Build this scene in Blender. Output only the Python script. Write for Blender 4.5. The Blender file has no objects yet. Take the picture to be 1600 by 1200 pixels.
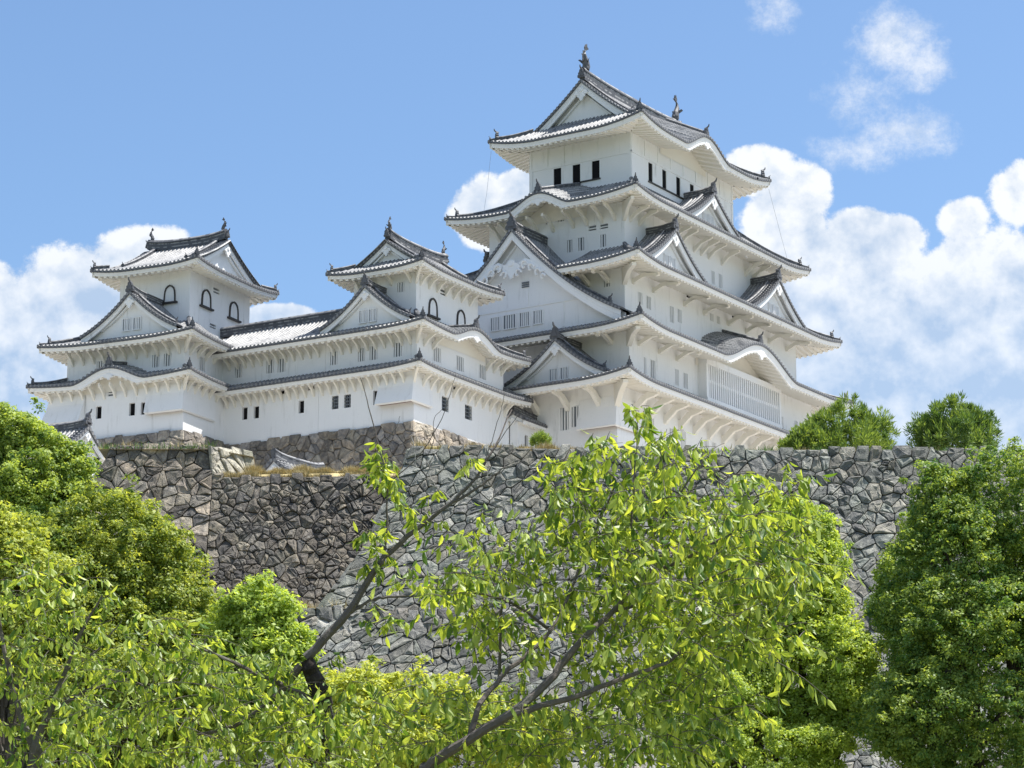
import bpy, math, random
import numpy as np
from mathutils import Vector, Matrix

# ---------------------------------------------------------------- camera, sky, sun, exposure
SC = bpy.context.scene
COL = SC.collection
YAW, PITCH = math.radians(33.1), math.radians(13.268)
CAM = np.array([-182.85, -107.29, 1.6])
FX = 4050.0
cam_data = bpy.data.cameras.new("camera")
cam = bpy.data.objects.new("camera", cam_data)
COL.objects.link(cam)
cam_data.sensor_width = 36.0
cam_data.lens = FX / 1600.0 * 36.0
cam_data.clip_start = 0.5
cam_data.clip_end = 6000
cam.location = CAM
cam.rotation_euler = (math.pi / 2 + PITCH, 0, YAW - math.pi / 2)
SC.camera = cam
SUN_EL, SUN_AZ = math.radians(65), math.radians(-50)     # azimuth measured from +X (east) towards +Y (north)
SUN = np.array([math.cos(SUN_EL) * math.cos(SUN_AZ), math.cos(SUN_EL) * math.sin(SUN_AZ), math.sin(SUN_EL)])
sun_data = bpy.data.lights.new("sun", 'SUN')
sun = bpy.data.objects.new("sun", sun_data)
COL.objects.link(sun)
sun_data.energy = 4.8
sun_data.angle = math.radians(0.5)
sun_data.color = (1.0, 0.96, 0.9)
sun.rotation_euler = Vector(SUN).to_track_quat('Z', 'Y').to_euler()
SC.view_settings.view_transform = 'Standard'
SC.view_settings.look = 'None'
SC.view_settings.exposure = 0.82
SC.view_settings.gamma = 1.0
SC.cycles.max_bounces = 8
SC.cycles.transparent_max_bounces = 8
SC.cycles.sample_clamp_indirect = 6.0

VH = np.array([math.cos(YAW), math.sin(YAW), 0.0])
RV = np.array([math.sin(YAW), -math.cos(YAW), 0.0])
UZ = np.array([0, 0, 1.0])
FWD = VH * math.cos(PITCH) + UZ * math.sin(PITCH)
UPV = UZ * math.cos(PITCH) - VH * math.sin(PITCH)


class NT:
    """small node-tree writer"""
    def __init__(self, tree):
        self.t = tree
        tree.nodes.clear()

    def n(self, typ, **kw):
        nd = self.t.nodes.new(typ)
        for k, v in kw.items():
            if k.startswith('i_'):
                key = k[2:]
                key = int(key) if key.isdigit() else key.replace('_', ' ')
                self.put(nd.inputs[key], v)
            else:
                setattr(nd, k, v)
        return nd

    def put(self, sock, v):
        if isinstance(v, bpy.types.NodeSocket):
            self.t.links.new(v, sock)
        else:
            sock.default_value = v

    def m(self, op, a, b=None, c=None, clamp=False):
        nd = self.t.nodes.new('ShaderNodeMath')
        nd.operation = op
        nd.use_clamp = clamp
        self.put(nd.inputs[0], a)
        if b is not None:
            self.put(nd.inputs[1], b)
        if c is not None:
            self.put(nd.inputs[2], c)
        return nd.outputs[0]

    def ss(self, x, lo, hi, a=0.0, b=1.0):
        nd = self.t.nodes.new('ShaderNodeMapRange')
        nd.interpolation_type = 'SMOOTHSTEP'
        self.put(nd.inputs[0], x)
        for i, v in zip((1, 2, 3, 4), (lo, hi, a, b)):
            self.put(nd.inputs[i], v)
        return nd.outputs[0]

    def mix(self, f, a, b, blend='MIX'):
        nd = self.t.nodes.new('ShaderNodeMix')
        nd.data_type = 'RGBA'
        nd.blend_type = blend
        self.put(nd.inputs[0], f)
        self.put(nd.inputs[6], a)
        self.put(nd.inputs[7], b)
        return nd.outputs[2]

    def noise(self, vec, scale, detail=3.0, rough=0.5, out=0):
        nd = self.n('ShaderNodeTexNoise', i_Scale=scale, i_Detail=detail, i_Roughness=rough)
        if vec is not None:
            self.put(nd.inputs['Vector'], vec)
        return nd.outputs[out]


def build_world():
    w = bpy.data.worlds.new("World")
    SC.world = w
    w.use_nodes = True
    g = NT(w.node_tree)
    out = g.n('ShaderNodeOutputWorld')
    bg = g.n('ShaderNodeBackground', i_Strength=0.0865)
    g.t.links.new(bg.outputs[0], out.inputs[0])
    sky = g.n('ShaderNodeTexSky', sky_type='NISHITA', sun_disc=False)
    sky.sun_elevation = SUN_EL
    sky.sun_rotation = math.pi / 2 - SUN_AZ
    sky.altitude = 20
    sky.air_density = 1.0
    sky.dust_density = 1.2
    sky.ozone_density = 1.0
    co = g.n('ShaderNodeTexCoord').outputs['Generated']

    def dot(v):
        nd = g.n('ShaderNodeVectorMath', operation='DOT_PRODUCT')
        g.put(nd.inputs[0], co)
        nd.inputs[1].default_value = tuple(v)
        return nd.outputs['Value']
    zf = g.m('MAXIMUM', dot(FWD), 0.02)
    X = g.m('DIVIDE', dot(RV), zf)
    Y = g.m('DIVIDE', dot(UPV), zf)
    # cumulus banks, each an ellipse on the sphere round this place: centre, radii (in thousandths of a radian)
    K = 1000.0 / FX
    banks = [(40, 690, 120, 90), (215, 395, 85, 50), (130, 470, 130, 95), (40, 560, 120, 110), (-60, 500, 120, 110), (430, 492, 70, 22), (250, 520, 150, 75),
             (815, 292, 46, 30), (760, 330, 60, 62),
             (1190, 268, 62, 44), (1255, 300, 62, 52), (1340, 352, 62, 36), (1400, 372, 60, 40), (1310, 440, 200, 105), (1508, 345, 48, 42), (1600, 305, 62, 62), (1575, 450, 170, 120),
             (1400, 560, 300, 130), (1240, 480, 150, 140), (1230, 350, 80, 70), (1600, 600, 240, 150), (1350, 690, 380, 110)]
    wisps = [(1400, 72, 80, 66), (1448, 95, 50, 46), (1335, 145, 66, 62), (1425, 205, 92, 42), (1330, 238, 80, 32), (1210, 20, 48, 36)]

    def blobfield(bl):
        field = None
        for (px, py, rx, ry) in bl:
            x0, y0 = (px - 800) / FX, (600 - py) / FX
            dx = g.m('MULTIPLY', g.m('SUBTRACT', X, x0), FX / rx)
            dy = g.m('MULTIPLY', g.m('SUBTRACT', Y, y0), FX / ry)
            v = g.m('SUBTRACT', 1.0, g.m('ADD', g.m('MULTIPLY', dx, dx), g.m('MULTIPLY', dy, dy)))
            field = v if field is None else g.m('SMOOTH_MAX', field, v, 0.3)
        return g.m('MAXIMUM', field, -3.0)
    field, wf = blobfield(banks), blobfield(wisps)
    cx = g.n('ShaderNodeCombineXYZ', i_0=X, i_1=Y, i_2=0.0).outputs[0]

    def fbm(off, sc, det, rough=0.55):
        nd = g.n('ShaderNodeVectorMath', operation='ADD')
        g.put(nd.inputs[0], cx)
        nd.inputs[1].default_value = off
        return g.noise(nd.outputs[0], sc, det, rough)
    n1 = fbm((3.1, 1.7, 0.4), 46.0, 9.0, 0.66)
    n2 = fbm((3.1 - 0.004, 1.7 - 0.0075, 0.4), 46.0, 4.0, 0.5)
    n3 = fbm((7.1, 2.2, 0.9), 13.0, 3.0, 0.5)
    fld = g.m('ADD', g.m('MULTIPLY', field, 1.5), g.m('MULTIPLY', g.m('SUBTRACT', n1, 0.5), 3.0))
    fld = g.m('ADD', fld, g.m('MULTIPLY', g.m('SUBTRACT', n3, 0.5), 1.0))
    alpha = g.ss(fld, -0.05, 0.5)
    wfl = g.m('ADD', wf, g.m('MULTIPLY', g.m('SUBTRACT', fbm((1.3, 5.2, 0.1), 30.0, 9.0, 0.72), 0.5), 6.5))
    walpha = g.m('MULTIPLY', g.ss(wfl, -0.2, 2.4), 0.9)
    alpha = g.m('MAXIMUM', alpha, walpha)
    front = g.ss(dot(FWD), 0.2, 0.5)
    # fair-weather clouds over the rest of the sky dome
    nz = g.noise(co, 2.2, 6.0, 0.6)
    alpha2 = g.m('MULTIPLY', g.ss(nz, 0.5, 0.64), g.m('SUBTRACT', 1.0, g.ss(dot(FWD), 0.86, 0.93)))
    alpha = g.m('MAXIMUM', g.m('MULTIPLY', alpha, front), alpha2)
    thick = g.ss(fld, 0.3, 1.9)
    relief = g.m('MULTIPLY', g.m('SUBTRACT', n1, n2), 3.4)
    low = g.m('MULTIPLY', g.ss(Y, 0.075, -0.01, 0.0, 0.3), front)
    lum = g.m('ADD', 0.92, relief)
    lum = g.m('SUBTRACT', lum, g.m('MULTIPLY', thick, g.ss(n3, 0.3, 0.7, 0.2, 0.72)))
    lum = g.m('SUBTRACT', lum, low, clamp=True)
    ccol = g.mix(lum, (3.4, 4.25, 5.5, 1), (6.7, 6.85, 7.0, 1))
    alpha = g.m('MULTIPLY', alpha, g.m('SUBTRACT', 1.0, g.m('MULTIPLY', low, 0.9)))
    scol = g.mix(1.0, sky.outputs[0], (0.92, 1.08, 1.22, 1), 'MULTIPLY')
    g.put(bg.inputs[0], g.mix(g.m('MULTIPLY', alpha, 0.95), scol, ccol))


build_world()


# ---------------------------------------------------------------- materials
def mat(name, rough=0.8, spec=0.3):
    m = bpy.data.materials.new(name)
    m.use_nodes = True
    g = NT(m.node_tree)
    out = g.n('ShaderNodeOutputMaterial')
    b = g.n('ShaderNodeBsdfPrincipled')
    b.inputs['Roughness'].default_value = rough
    b.inputs['Specular IOR Level'].default_value = spec
    g.t.links.new(b.outputs[0], out.inputs[0])
    return m, g, b, out


def bump(g, b, h, strength=0.3, dist=0.05):
    nd = g.n('ShaderNodeBump', i_Strength=strength, i_Distance=dist)
    g.put(nd.inputs['Height'], h)
    g.t.links.new(nd.outputs[0], b.inputs['Normal'])


def rgba(c):
    return (c[0], c[1], c[2], 1)


def m_plaster(name, c, streak=0.22):
    m, g, b, _ = mat(name, 0.85, 0.2)
    co = g.n('ShaderNodeTexCoord').outputs['Object']
    mp = g.n('ShaderNodeMapping')
    g.put(mp.inputs[0], co)
    mp.inputs['Scale'].default_value = (1.5, 1.5, 0.16)
    s = g.noise(mp.outputs[0], 1.6, 5, 0.65)
    s2 = g.noise(co, 0.55, 5, 0.6)
    f = g.m('MULTIPLY', g.ss(s, 0.5, 0.8), g.ss(s2, 0.4, 0.7), clamp=True)
    col = g.mix(g.m('MULTIPLY', f, streak * 4), rgba(c), (c[0] * .55, c[1] * .55, c[2] * .53, 1))
    col = g.mix(g.ss(g.noise(co, 9, 3), 0.62, 0.8, 0, streak), col, (.3, .29, .28, 1))
    g.put(b.inputs['Base Color'], col)
    bump(g, b, g.noise(co, 6, 4), 0.12, 0.05)
    return m


def m_tile():
    """UV.x counts tile rows, UV.y runs up the slope in metres"""
    m, g, b, _ = mat('roof_tile', 0.55, 0.4)
    uv = g.n('ShaderNodeUVMap').outputs[0]
    sep = g.n('ShaderNodeSeparateXYZ')
    g.put(sep.inputs[0], uv)
    u, v = sep.outputs[0], sep.outputs[1]
    fu = g.m('FRACT', u)
    fv = g.m('FRACT', g.m('MULTIPLY', v, 1 / 0.31))
    co = g.n('ShaderNodeTexCoord').outputs['Object']
    # per-tile tone
    cell = g.n('ShaderNodeCombineXYZ', i_0=g.m('FLOOR', g.m('MULTIPLY', u, 2.0)), i_1=g.m('FLOOR', g.m('MULTIPLY', v, 1 / 0.31)), i_2=0.0).outputs[0]
    wn = g.n('ShaderNodeTexWhiteNoise')
    g.put(wn.inputs[0], cell)
    tone = wn.outputs[0]
    grey = g.mix(tone, (.085, .09, .1, 1), (.19, .195, .205, 1))
    # plaster fillets along both sides of the round tiles and a ring at each lap
    e1 = g.ss(g.m('ABSOLUTE', g.m('SUBTRACT', fu, 0.47)), 0.05, 0.09, 1, 0)
    e2 = g.ss(g.m('ABSOLUTE', g.m('SUBTRACT', fu, 0.97)), 0.05, 0.09, 1, 0)
    ring = g.m('MULTIPLY', g.ss(fv, 0.80, 0.86), g.ss(fu, 0.45, 0.5))
    pl = g.m('MAXIMUM', g.m('MAXIMUM', e1, e2), ring)
    wear = g.ss(g.noise(co, 1.1, 4, 0.6), 0.32, 0.55)
    pl = g.m('MULTIPLY', pl, wear)
    col = g.mix(pl, grey, (.38, .378, .37, 1))
    col = g.mix(g.ss(g.noise(co, 0.5, 4), 0.5, 0.8, 0, .35), col, (.12, .12, .115, 1))
    g.put(b.inputs['Base Color'], col)
    return m


def m_ridge():
    m, g, b, _ = mat('ridge_tile', 0.6, 0.35)
    uv = g.n('ShaderNodeUVMap').outputs[0]
    sep = g.n('ShaderNodeSeparateXYZ')
    g.put(sep.inputs[0], uv)
    fv = g.m('FRACT', g.m('MULTIPLY', sep.outputs[1], 3.0))
    fu = g.m('FRACT', g.m('MULTIPLY', sep.outputs[0], 2.6))
    line = g.ss(fv, 0.62, 0.7)
    brk = g.ss(g.noise(g.n('ShaderNodeTexCoord').outputs['Object'], 2.5, 3), 0.42, 0.55)
    joint = g.ss(fu, 0.9, 0.94)
    f = g.m('MAXIMUM', g.m('MULTIPLY', line, brk), g.m('MULTIPLY', joint, g.m('MULTIPLY', brk, 0.4)))
    g.put(b.inputs['Base Color'], g.mix(f, (.085, .088, .098, 1), (.30, .30, .30, 1)))
    return m


def m_plain(name, c, rough=0.7, spec=0.3, var=0.3, scale=4.0):
    m, g, b, _ = mat(name, rough, spec)
    co = g.n('ShaderNodeTexCoord').outputs['Object']
    n = g.noise(co, scale, 4)
    g.put(b.inputs['Base Color'], g.mix(n, tuple(x * (1 - var) for x in c) + (1,), tuple(min(1, x * (1 + var)) for x in c) + (1,)))
    return m


def m_stone():
    m, g, b, _ = mat('stone', 0.85, 0.25)
    at = g.n('ShaderNodeAttribute', attribute_name='Col')
    co = g.n('ShaderNodeTexCoord').outputs['Object']
    n = g.noise(co, 2.6, 6, 0.65)
    n2 = g.noise(co, 13, 5, 0.7)
    col = g.mix(g.ss(n, 0.35, 0.7), g.mix(1.0, at.outputs[0], (.6, .6, .62, 1), 'MULTIPLY'), g.mix(1.0, at.outputs[0], (1.25, 1.22, 1.15, 1), 'MULTIPLY'))
    col = g.mix(g.ss(n2, 0.55, 0.78, 0, 0.55), col, (.10, .10, .095, 1))
    lich = g.m('MULTIPLY', g.ss(g.noise(co, 5.5, 4), 0.6, 0.72), 0.45)
    col = g.mix(lich, col, (.42, .43, .39, 1))
    stain = g.m('MULTIPLY', g.ss(g.noise(co, 0.16, 5, 0.6), 0.52, 0.7), 0.45)
    col = g.mix(stain, col, (.06, .058, .056, 1))
    moss = g.m('MULTIPLY', g.ss(g.noise(co, 0.22, 4), 0.56, 0.75), 0.5)
    col = g.mix(moss, col, (.085, .10, .06, 1))
    g.put(b.inputs['Base Color'], col)
    bump(g, b, g.m('ADD', n, g.m('MULTIPLY', n2, 0.7)), 0.9, 0.16)
    return m


def m_leaf(name, c1, c2, trans=0.4, rough=0.42, spec=0.5):
    """colour runs from c1 (old leaf) to c2 (young leaf) by a random value kept on each leaf"""
    m, g, b, out = mat(name, rough, spec)
    at = g.n('ShaderNodeAttribute', attribute_name='Col')
    sep = g.n('ShaderNodeSeparateColor')
    g.put(sep.inputs[0], at.outputs[0])
    col = g.mix(sep.outputs[0], rgba(c1), rgba(c2))
    g.put(b.inputs['Base Color'], col)
    tr = g.n('ShaderNodeBsdfTranslucent')
    g.put(tr.inputs[0], g.mix(1.0, col, (1.5, 1.35, 0.55, 1), 'MULTIPLY'))
    mx = g.n('ShaderNodeMixShader', i_0=trans)
    g.t.links.new(b.outputs[0], mx.inputs[1])
    g.t.links.new(tr.outputs[0], mx.inputs[2])
    g.t.links.new(mx.outputs[0], out.inputs[0])
    return m


def m_bark(name, c):
    m, g, b, _ = mat(name, 0.9, 0.2)
    co = g.n('ShaderNodeTexCoord').outputs['Object']
    n = g.noise(co, 14, 5, 0.65)
    n2 = g.noise(co, 3, 3)
    col = g.mix(n, rgba([x * .5 for x in c]), rgba([x * 1.5 for x in c]))
    col = g.mix(g.ss(n2, .55, .7, 0, .5), col, (.2, .2, .18, 1))
    g.put(b.inputs['Base Color'], col)
    bump(g, b, n, 0.8, 0.03)
    return m


M = dict(
    plaster=m_plaster('white_plaster', (.81, .815, .825)),
    soffit=m_plaster('bounce_warmed_plaster', (.80, .775, .72), 0.05),  # same plaster, warm ground bounce under the eaves put into its colour
    tile=m_tile(), ridge=m_ridge(),
    dark_tile=m_plain('dark_tile', (.10, .103, .113), 0.55, 0.4, 0.35),
    disc=m_plain('end_tile', (.20, .20, .205), 0.5, 0.4, 0.5, 7),
    black=m_plain('dark_interior', (.012, .012, .014), 0.9, 0.1),
    shade=m_plain('window_board', (.17, .19, .215), 0.8, 0.2, 0.1),
    wood=m_plain('red_brown_wood', (.13, .045, .028), 0.7),
    darkwood=m_plain('black_wood', (.045, .04, .038), 0.5),
    stone=m_stone(),
    soil=m_plain('sandy_soil', (.42, .39, .34), 0.95, 0.1, 0.25, 0.8),
    mortar=m_plain('wall_gap', (.11, .105, .095), 0.95, 0.1),
    hill=m_plain('hill_grass', (.06, .085, .03), 0.95, 0.1, 0.4, 0.4),
    ground=m_plain('park_ground', (.13, .14, .07), 0.95, 0.1, 0.3, 0.1),
    drygrass=m_plain('dry_grass', (.46, .38, .2), 0.9, 0.1, 0.3, 3.0),
    cherry_bark=m_bark('cherry_bark', (.13, .112, .10)),
    grey_twig=m_bark('dead_twig', (.33, .31, .29)),
    dark_bark=m_bark('dark_bark', (.035, .028, .024)),
    camphor_bark=m_bark('tree_bark', (.07, .058, .048)),
    cherry_leaf=m_leaf('cherry_leaf', (.095, .185, .035), (.53, .62, .14), 0.5, 0.42, 0.4),
    camphor_leaf=m_leaf('camphor_leaf', (.105, .185, .04), (.53, .585, .14), 0.45, 0.5, 0.3),
    sunlit_leaf=m_leaf('sunlit_leaf', (.13, .235, .05), (.50, .62, .16), 0.48, 0.5, 0.3),  # brighter leaf colour that carries the sunlit look of the crown
    oak_leaf=m_leaf('evergreen_leaf', (.085, .18, .05), (.46, .56, .14), 0.45, 0.5, 0.3),
    shrub_leaf=m_leaf('conifer_leaf', (.085, .165, .05), (.30, .41, .11), 0.35, 0.5, 0.3),
    wire=m_plain('grey_wire', (.4, .42, .45), 0.5),
)


# ---------------------------------------------------------------- mesh builder
class MB:
    def __init__(s):
        s.v, s.nv = [], 0
        s.quads, s.polys = [], []
        s.uv, s.col, s.mi_q, s.mi_p = [], [], [], []

    def verts(s, P, uv=None, col=None):
        P = np.asarray(P, float).reshape(-1, 3)
        s.v.append(P)
        s.uv.append(np.zeros((len(P), 2)) if uv is None else np.asarray(uv, float).reshape(-1, 2))
        c = np.zeros((len(P), 3))
        if col is not None:
            c[:] = col
        s.col.append(c)
        i = s.nv
        s.nv += len(P)
        return i

    def grid(s, P, uv=None, mi=0, col=None):
        P = np.asarray(P, float)
        n, m = P.shape[:2]
        i0 = s.verts(P, uv, col)
        idx = i0 + np.arange(n * m).reshape(n, m)
        q = np.stack([idx[:-1, :-1], idx[1:, :-1], idx[1:, 1:], idx[:-1, 1:]], -1).reshape(-1, 4)
        s.quads.append(q)
        s.mi_q.append(np.full(len(q), mi))

    def quadset(s, P, col=None, mi=0, uv=None):
        """P (n,4,3) separate quads"""
        n = len(P)
        i0 = s.verts(P, uv, None if col is None else np.repeat(col, 4, 0))
        s.quads.append(i0 + np.arange(n * 4).reshape(n, 4))
        s.mi_q.append(np.full(n, mi))

    def poly(s, P, mi=0, col=None):
        i0 = s.verts(P, None, col)
        s.polys.append(list(range(i0, i0 + len(P))))
        s.mi_p.append(mi)

    def box(s, lo, hi, mi=0, f=None):
        x0, y0, z0 = lo
        x1, y1, z1 = hi
        c = [(x0, y0, z0), (x1, y0, z0), (x1, y1, z0), (x0, y1, z0), (x0, y0, z1), (x1, y0, z1), (x1, y1, z1), (x0, y1, z1)]
        if f:
            c = [f(*p) for p in c]
        i = s.verts(c)
        q = np.array([[0, 1, 2, 3], [4, 5, 6, 7], [0, 1, 5, 4], [1, 2, 6, 5], [2, 3, 7, 6], [3, 0, 4, 7]]) + i
        s.quads.append(q)
        s.mi_q.append(np.full(6, mi))

    def prism(s, front, back, mi=0):
        """two matching outlines joined into a solid"""
        n = len(front)
        s.poly(front, mi)
        s.poly(back[::-1], mi)
        i = s.verts(list(front) + list(back))
        q = np.array([[i + k, i + (k + 1) % n, i + n + (k + 1) % n, i + n + k] for k in range(n)])
        s.quads.append(q)
        s.mi_q.append(np.full(n, mi))

    def tube(s, pts, rad, k=6, mi=0, cap=True):
        pts = np.asarray(pts, float)
        n = len(pts)
        rad = np.broadcast_to(np.asarray(rad, float), (n,))
        tan = np.gradient(pts, axis=0)
        tan /= np.linalg.norm(tan, axis=1)[:, None] + 1e-9
        ref = np.array([0.31, 0.22, 0.92])
        a = np.cross(tan, ref)
        a /= np.linalg.norm(a, axis=1)[:, None] + 1e-9
        b = np.cross(tan, a)
        th = np.linspace(0, 2 * math.pi, k + 1)
        P = pts[:, None] + rad[:, None, None] * (np.cos(th)[None, :, None] * a[:, None] + np.sin(th)[None, :, None] * b[:, None])
        s.grid(P, None, mi)
        if cap:
            s.poly(P[0, :-1], mi)
            s.poly(P[-1, :-1], mi)

    def build(s, name, mats, parent=None, smooth=False):
        me = bpy.data.meshes.new(name)
        if s.nv:
            V = np.concatenate(s.v)
            Q = np.concatenate(s.quads) if s.quads else np.zeros((0, 4), int)
            nq = len(Q)
            npl = len(s.polys)
            loops = np.concatenate([Q.reshape(-1)] + [np.array(p) for p in s.polys]).astype(np.int32)
            sizes = np.concatenate([np.full(nq, 4), np.array([len(p) for p in s.polys], int)]).astype(np.int32)
            starts = np.concatenate([[0], np.cumsum(sizes)[:-1]]).astype(np.int32)
            me.vertices.add(len(V))
            me.vertices.foreach_set('co', V.astype(np.float32).reshape(-1))
            me.loops.add(len(loops))
            me.loops.foreach_set('vertex_index', loops)
            me.polygons.add(len(sizes))
            me.polygons.foreach_set('loop_start', starts)
            me.polygons.foreach_set('loop_total', sizes)
            mi = np.concatenate([np.concatenate(s.mi_q) if s.mi_q else np.zeros(0, int), np.array(s.mi_p, int)]).astype(np.int32)
            me.polygons.foreach_set('material_index', mi)
            me.polygons.foreach_set('use_smooth', np.full(len(sizes), smooth))
            uvl = me.uv_layers.new(name='UVMap')
            uvl.data.foreach_set('uv', np.concatenate(s.uv)[loops].astype(np.float32).reshape(-1))
            C = np.concatenate(s.col)
            if C.any():
                ca = me.color_attributes.new('Col', 'FLOAT_COLOR', 'POINT')
                ca.data.foreach_set('color', np.concatenate([C, np.ones((len(C), 1))], 1).astype(np.float32).reshape(-1))
            me.update()
            me.validate()
        if not isinstance(mats, (list, tuple)):
            mats = [mats]
        for m in mats:
            me.materials.append(m)
        o = bpy.data.objects.new(name, me)
        COL.objects.link(o)
        if parent:
            o.parent = parent
        return o


def tag(o, label=None, cat=None, group=None, kind=None):
    if label: o['label'] = label
    if cat: o['category'] = cat
    if group: o['group'] = group
    if kind: o['kind'] = kind
    return o


def thing(name, loc, rotz, label, cat, group=None):
    o = bpy.data.objects.new(name, None)
    COL.objects.link(o)
    o.location = loc
    o.rotation_euler = (0, 0, rotz)
    return tag(o, label, cat, group)


def copy_part(o, off, parent=None):
    c = o.copy()
    COL.objects.link(c)
    c.parent = parent or o.parent
    c.location = Vector(o.location) + Vector(off)
    return c


def at(px, py, d):
    """point at depth d (metres along the ground from the viewpoint) in the direction measured on the photograph"""
    r = FWD * FX + RV * (px - 800) + UPV * (600 - py)
    return CAM + r * (d / (r @ VH))


def site(s, d, z):
    p = CAM + RV * s + VH * d
    return np.array([p[0], p[1], z])


# ---------------------------------------------------------------- roofs and walls
def frame(side, W):
    x0, x1, y0, y1 = W
    def st(x, y, z):
        x, y, z = np.broadcast_arrays(np.asarray(x, float), np.asarray(y, float), np.asarray(z, float))
        return np.stack([x, y, z], -1)
    if side == 'S': return (lambda a, n, z: st(a, y0 - np.asarray(n, float), z)), x0, x1
    if side == 'N': return (lambda a, n, z: st(a, y1 + np.asarray(n, float), z)), x0, x1
    if side == 'W': return (lambda a, n, z: st(x0 - np.asarray(n, float), a, z)), y0, y1
    return (lambda a, n, z: st(x1 + np.asarray(n, float), a, z)), y0, y1


def hprof(t):
    return 0.72 * t + 0.28 * t * t


ROWF = np.array([0, .42, .5, .6, .72, .84, .94])
ROWH = np.array([0, 0, .05, .098, .115, .098, .05])
ROW = 0.36


def row_cols(a0, a1, spacing=ROW):
    n = max(2, int(round((a1 - a0) / spacing)))
    w = (a1 - a0) / n
    a = (np.arange(n)[:, None] + ROWF[None]).reshape(-1) * w + a0
    u = (np.arange(n)[:, None] + ROWF[None]).reshape(-1)
    h = np.tile(ROWH, n)
    a = np.append(a, a1)
    u = np.append(u, n)
    h = np.append(h, 0)
    return a, u, h, a0 + (np.arange(n) + .72) * w


def add_discs(mb, centers, ax1, ax2, r, mi=0):
    """round end tiles: octagons at centres, spanned by ax1 and ax2, a little domed"""
    th = np.arange(8) * math.pi / 4 + .39
    for c in centers:
        mb.poly(np.asarray(c)[None] + r * (np.cos(th)[:, None] * ax1 + np.sin(th)[:, None] * ax2), mi)


def ridge_bar(name, pts, w, h, parent, m='ridge', lift=0.0):
    pts = np.asarray(pts, float) + np.array([0, 0, lift])
    tan = np.gradient(pts, axis=0)
    tan /= np.linalg.norm(tan, axis=1)[:, None]
    side = np.cross(tan, UZ)
    side /= np.linalg.norm(side, axis=1)[:, None]
    prof = [(-.5, -.35, 0), (-.5, .55, .7), (-.62, .56, .7), (-.62, .68, .8), (-.3, .98, 1.0), (0, 1.06, 1.05), (.3, .98, 1.0), (.62, .68, .8), (.62, .56, .7), (.5, .55, .7), (.5, -.35, 0)]
    P = np.stack([pts + side * (w * p[0]) + UZ * (h * p[1]) for p in prof], 1)
    L = np.append(0, np.cumsum(np.linalg.norm(np.diff(pts, axis=0), axis=1)))
    uv = np.stack([np.repeat(L[:, None], len(prof), 1), np.repeat(np.array([p[2] for p in prof])[None], len(pts), 0)], -1)
    mb = MB()
    mb.grid(P, uv)
    mb.poly(P[0])
    mb.poly(P[-1])
    return mb.build(name, M[m], parent)


ORN = {}


def ornament(parent, loc, outdir, size=1.0, name='ridge_ornament'):
    """demon-tile block with its forward horn; outdir = horizontal direction it faces"""
    o = np.array([outdir[0], outdir[1], 0.0])
    o /= np.linalg.norm(o)
    key = 'orn'
    if key not in ORN:
        mb = MB()
        sil = [(-.42, -.12), (.42, -.12), (.46, .1), (.34, .22), (.36, .42), (.22, .5), (.2, .74), (.09, .86), (-.09, .86), (-.2, .74), (-.22, .5), (-.36, .42), (-.34, .22), (-.46, .1)]
        mb.prism([(.0, x, z) for x, z in sil], [(-.3, x * .9, z) for x, z in sil])
        mb.prism([(.07, x * .55, z * .55 + .12) for x, z in sil], [(.0, x * .6, z * .6 + .12) for x, z in sil])
        mb.tube([(-.35, 0, .8), (-.05, 0, .86), (.14, 0, 1.0), (.2, 0, 1.22)], [.09, .1, .085, .05], 6)
        ORN[key] = mb.build(name, M['dark_tile'], parent)
        ob = ORN[key]
    else:
        ob = ORN[key].copy()
        ob.name = name
        COL.objects.link(ob)
        ob.parent = parent
    ob.location = loc
    ob.rotation_euler = (0, 0, math.atan2(o[1], o[0]))
    ob.scale = (size, size, size)
    return ob


FISH = {}


def shachi(parent, loc, outdir, size):
    """ridge-end fish: head on the ridge, body curving up, forked tail, fins"""
    if 'm' not in FISH:
        mb = MB()
        pts = [(.18, 0, 0), (.24, 0, .28), (.16, 0, .62), (.0, 0, .95), (-.1, 0, 1.28), (-.04, 0, 1.58), (.06, 0, 1.74)]
        mb.tube(pts, [.3, .33, .3, .24, .17, .1, .05], 8)
        mb.tube([(.1, 0, .2), (.42, 0, .3), (.6, 0, .22)], [.22, .2, .08], 6)
        for s in (-1, 1):
            mb.prism([(.02, .03 * s, 1.6), (.5, .1 * s, 1.9), (.28, .1 * s, 2.02), (.22, .1 * s, 2.3), (-.06, .05 * s, 1.95)], [(.02, .0, 1.6), (.5, .03 * s, 1.9), (.28, .03 * s, 2.02), (.22, .03 * s, 2.3), (-.06, .0, 1.95)])
            mb.prism([(.1, .25 * s, .5), (-.2, .55 * s, .85), (-.05, .5 * s, .95), (.12, .22 * s, .8)], [(.14, .22 * s, .5), (-.16, .5 * s, .85), (0, .46 * s, .95), (.15, .2 * s, .8)])
        mb.prism([(-.1, -.03, .6), (-.42, -.03, .8), (-.3, -.03, .98), (-.5, -.03, 1.25), (-.28, -.03, 1.32), (-.3, -.03, 1.6), (-.1, -.03, 1.5)], [(-.1, .03, .6), (-.42, .03, .8), (-.3, .03, .98), (-.5, .03, 1.25), (-.28, .03, 1.32), (-.3, .03, 1.6), (-.1, .03, 1.5)])
        FISH['m'] = mb.build('fish_ornament', M['dark_tile'], parent)
        ob = FISH['m']
    else:
        ob = FISH['m'].copy()
        ob.name = 'fish_ornament'
        COL.objects.link(ob)
        ob.parent = parent
    ob.location = loc
    # the head looks in along the ridge, the tail sweeps out and up
    ob.rotation_euler = (0, 0, math.atan2(-outdir[1], -outdir[0]))
    ob.scale = (size,) * 3
    return ob


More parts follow.
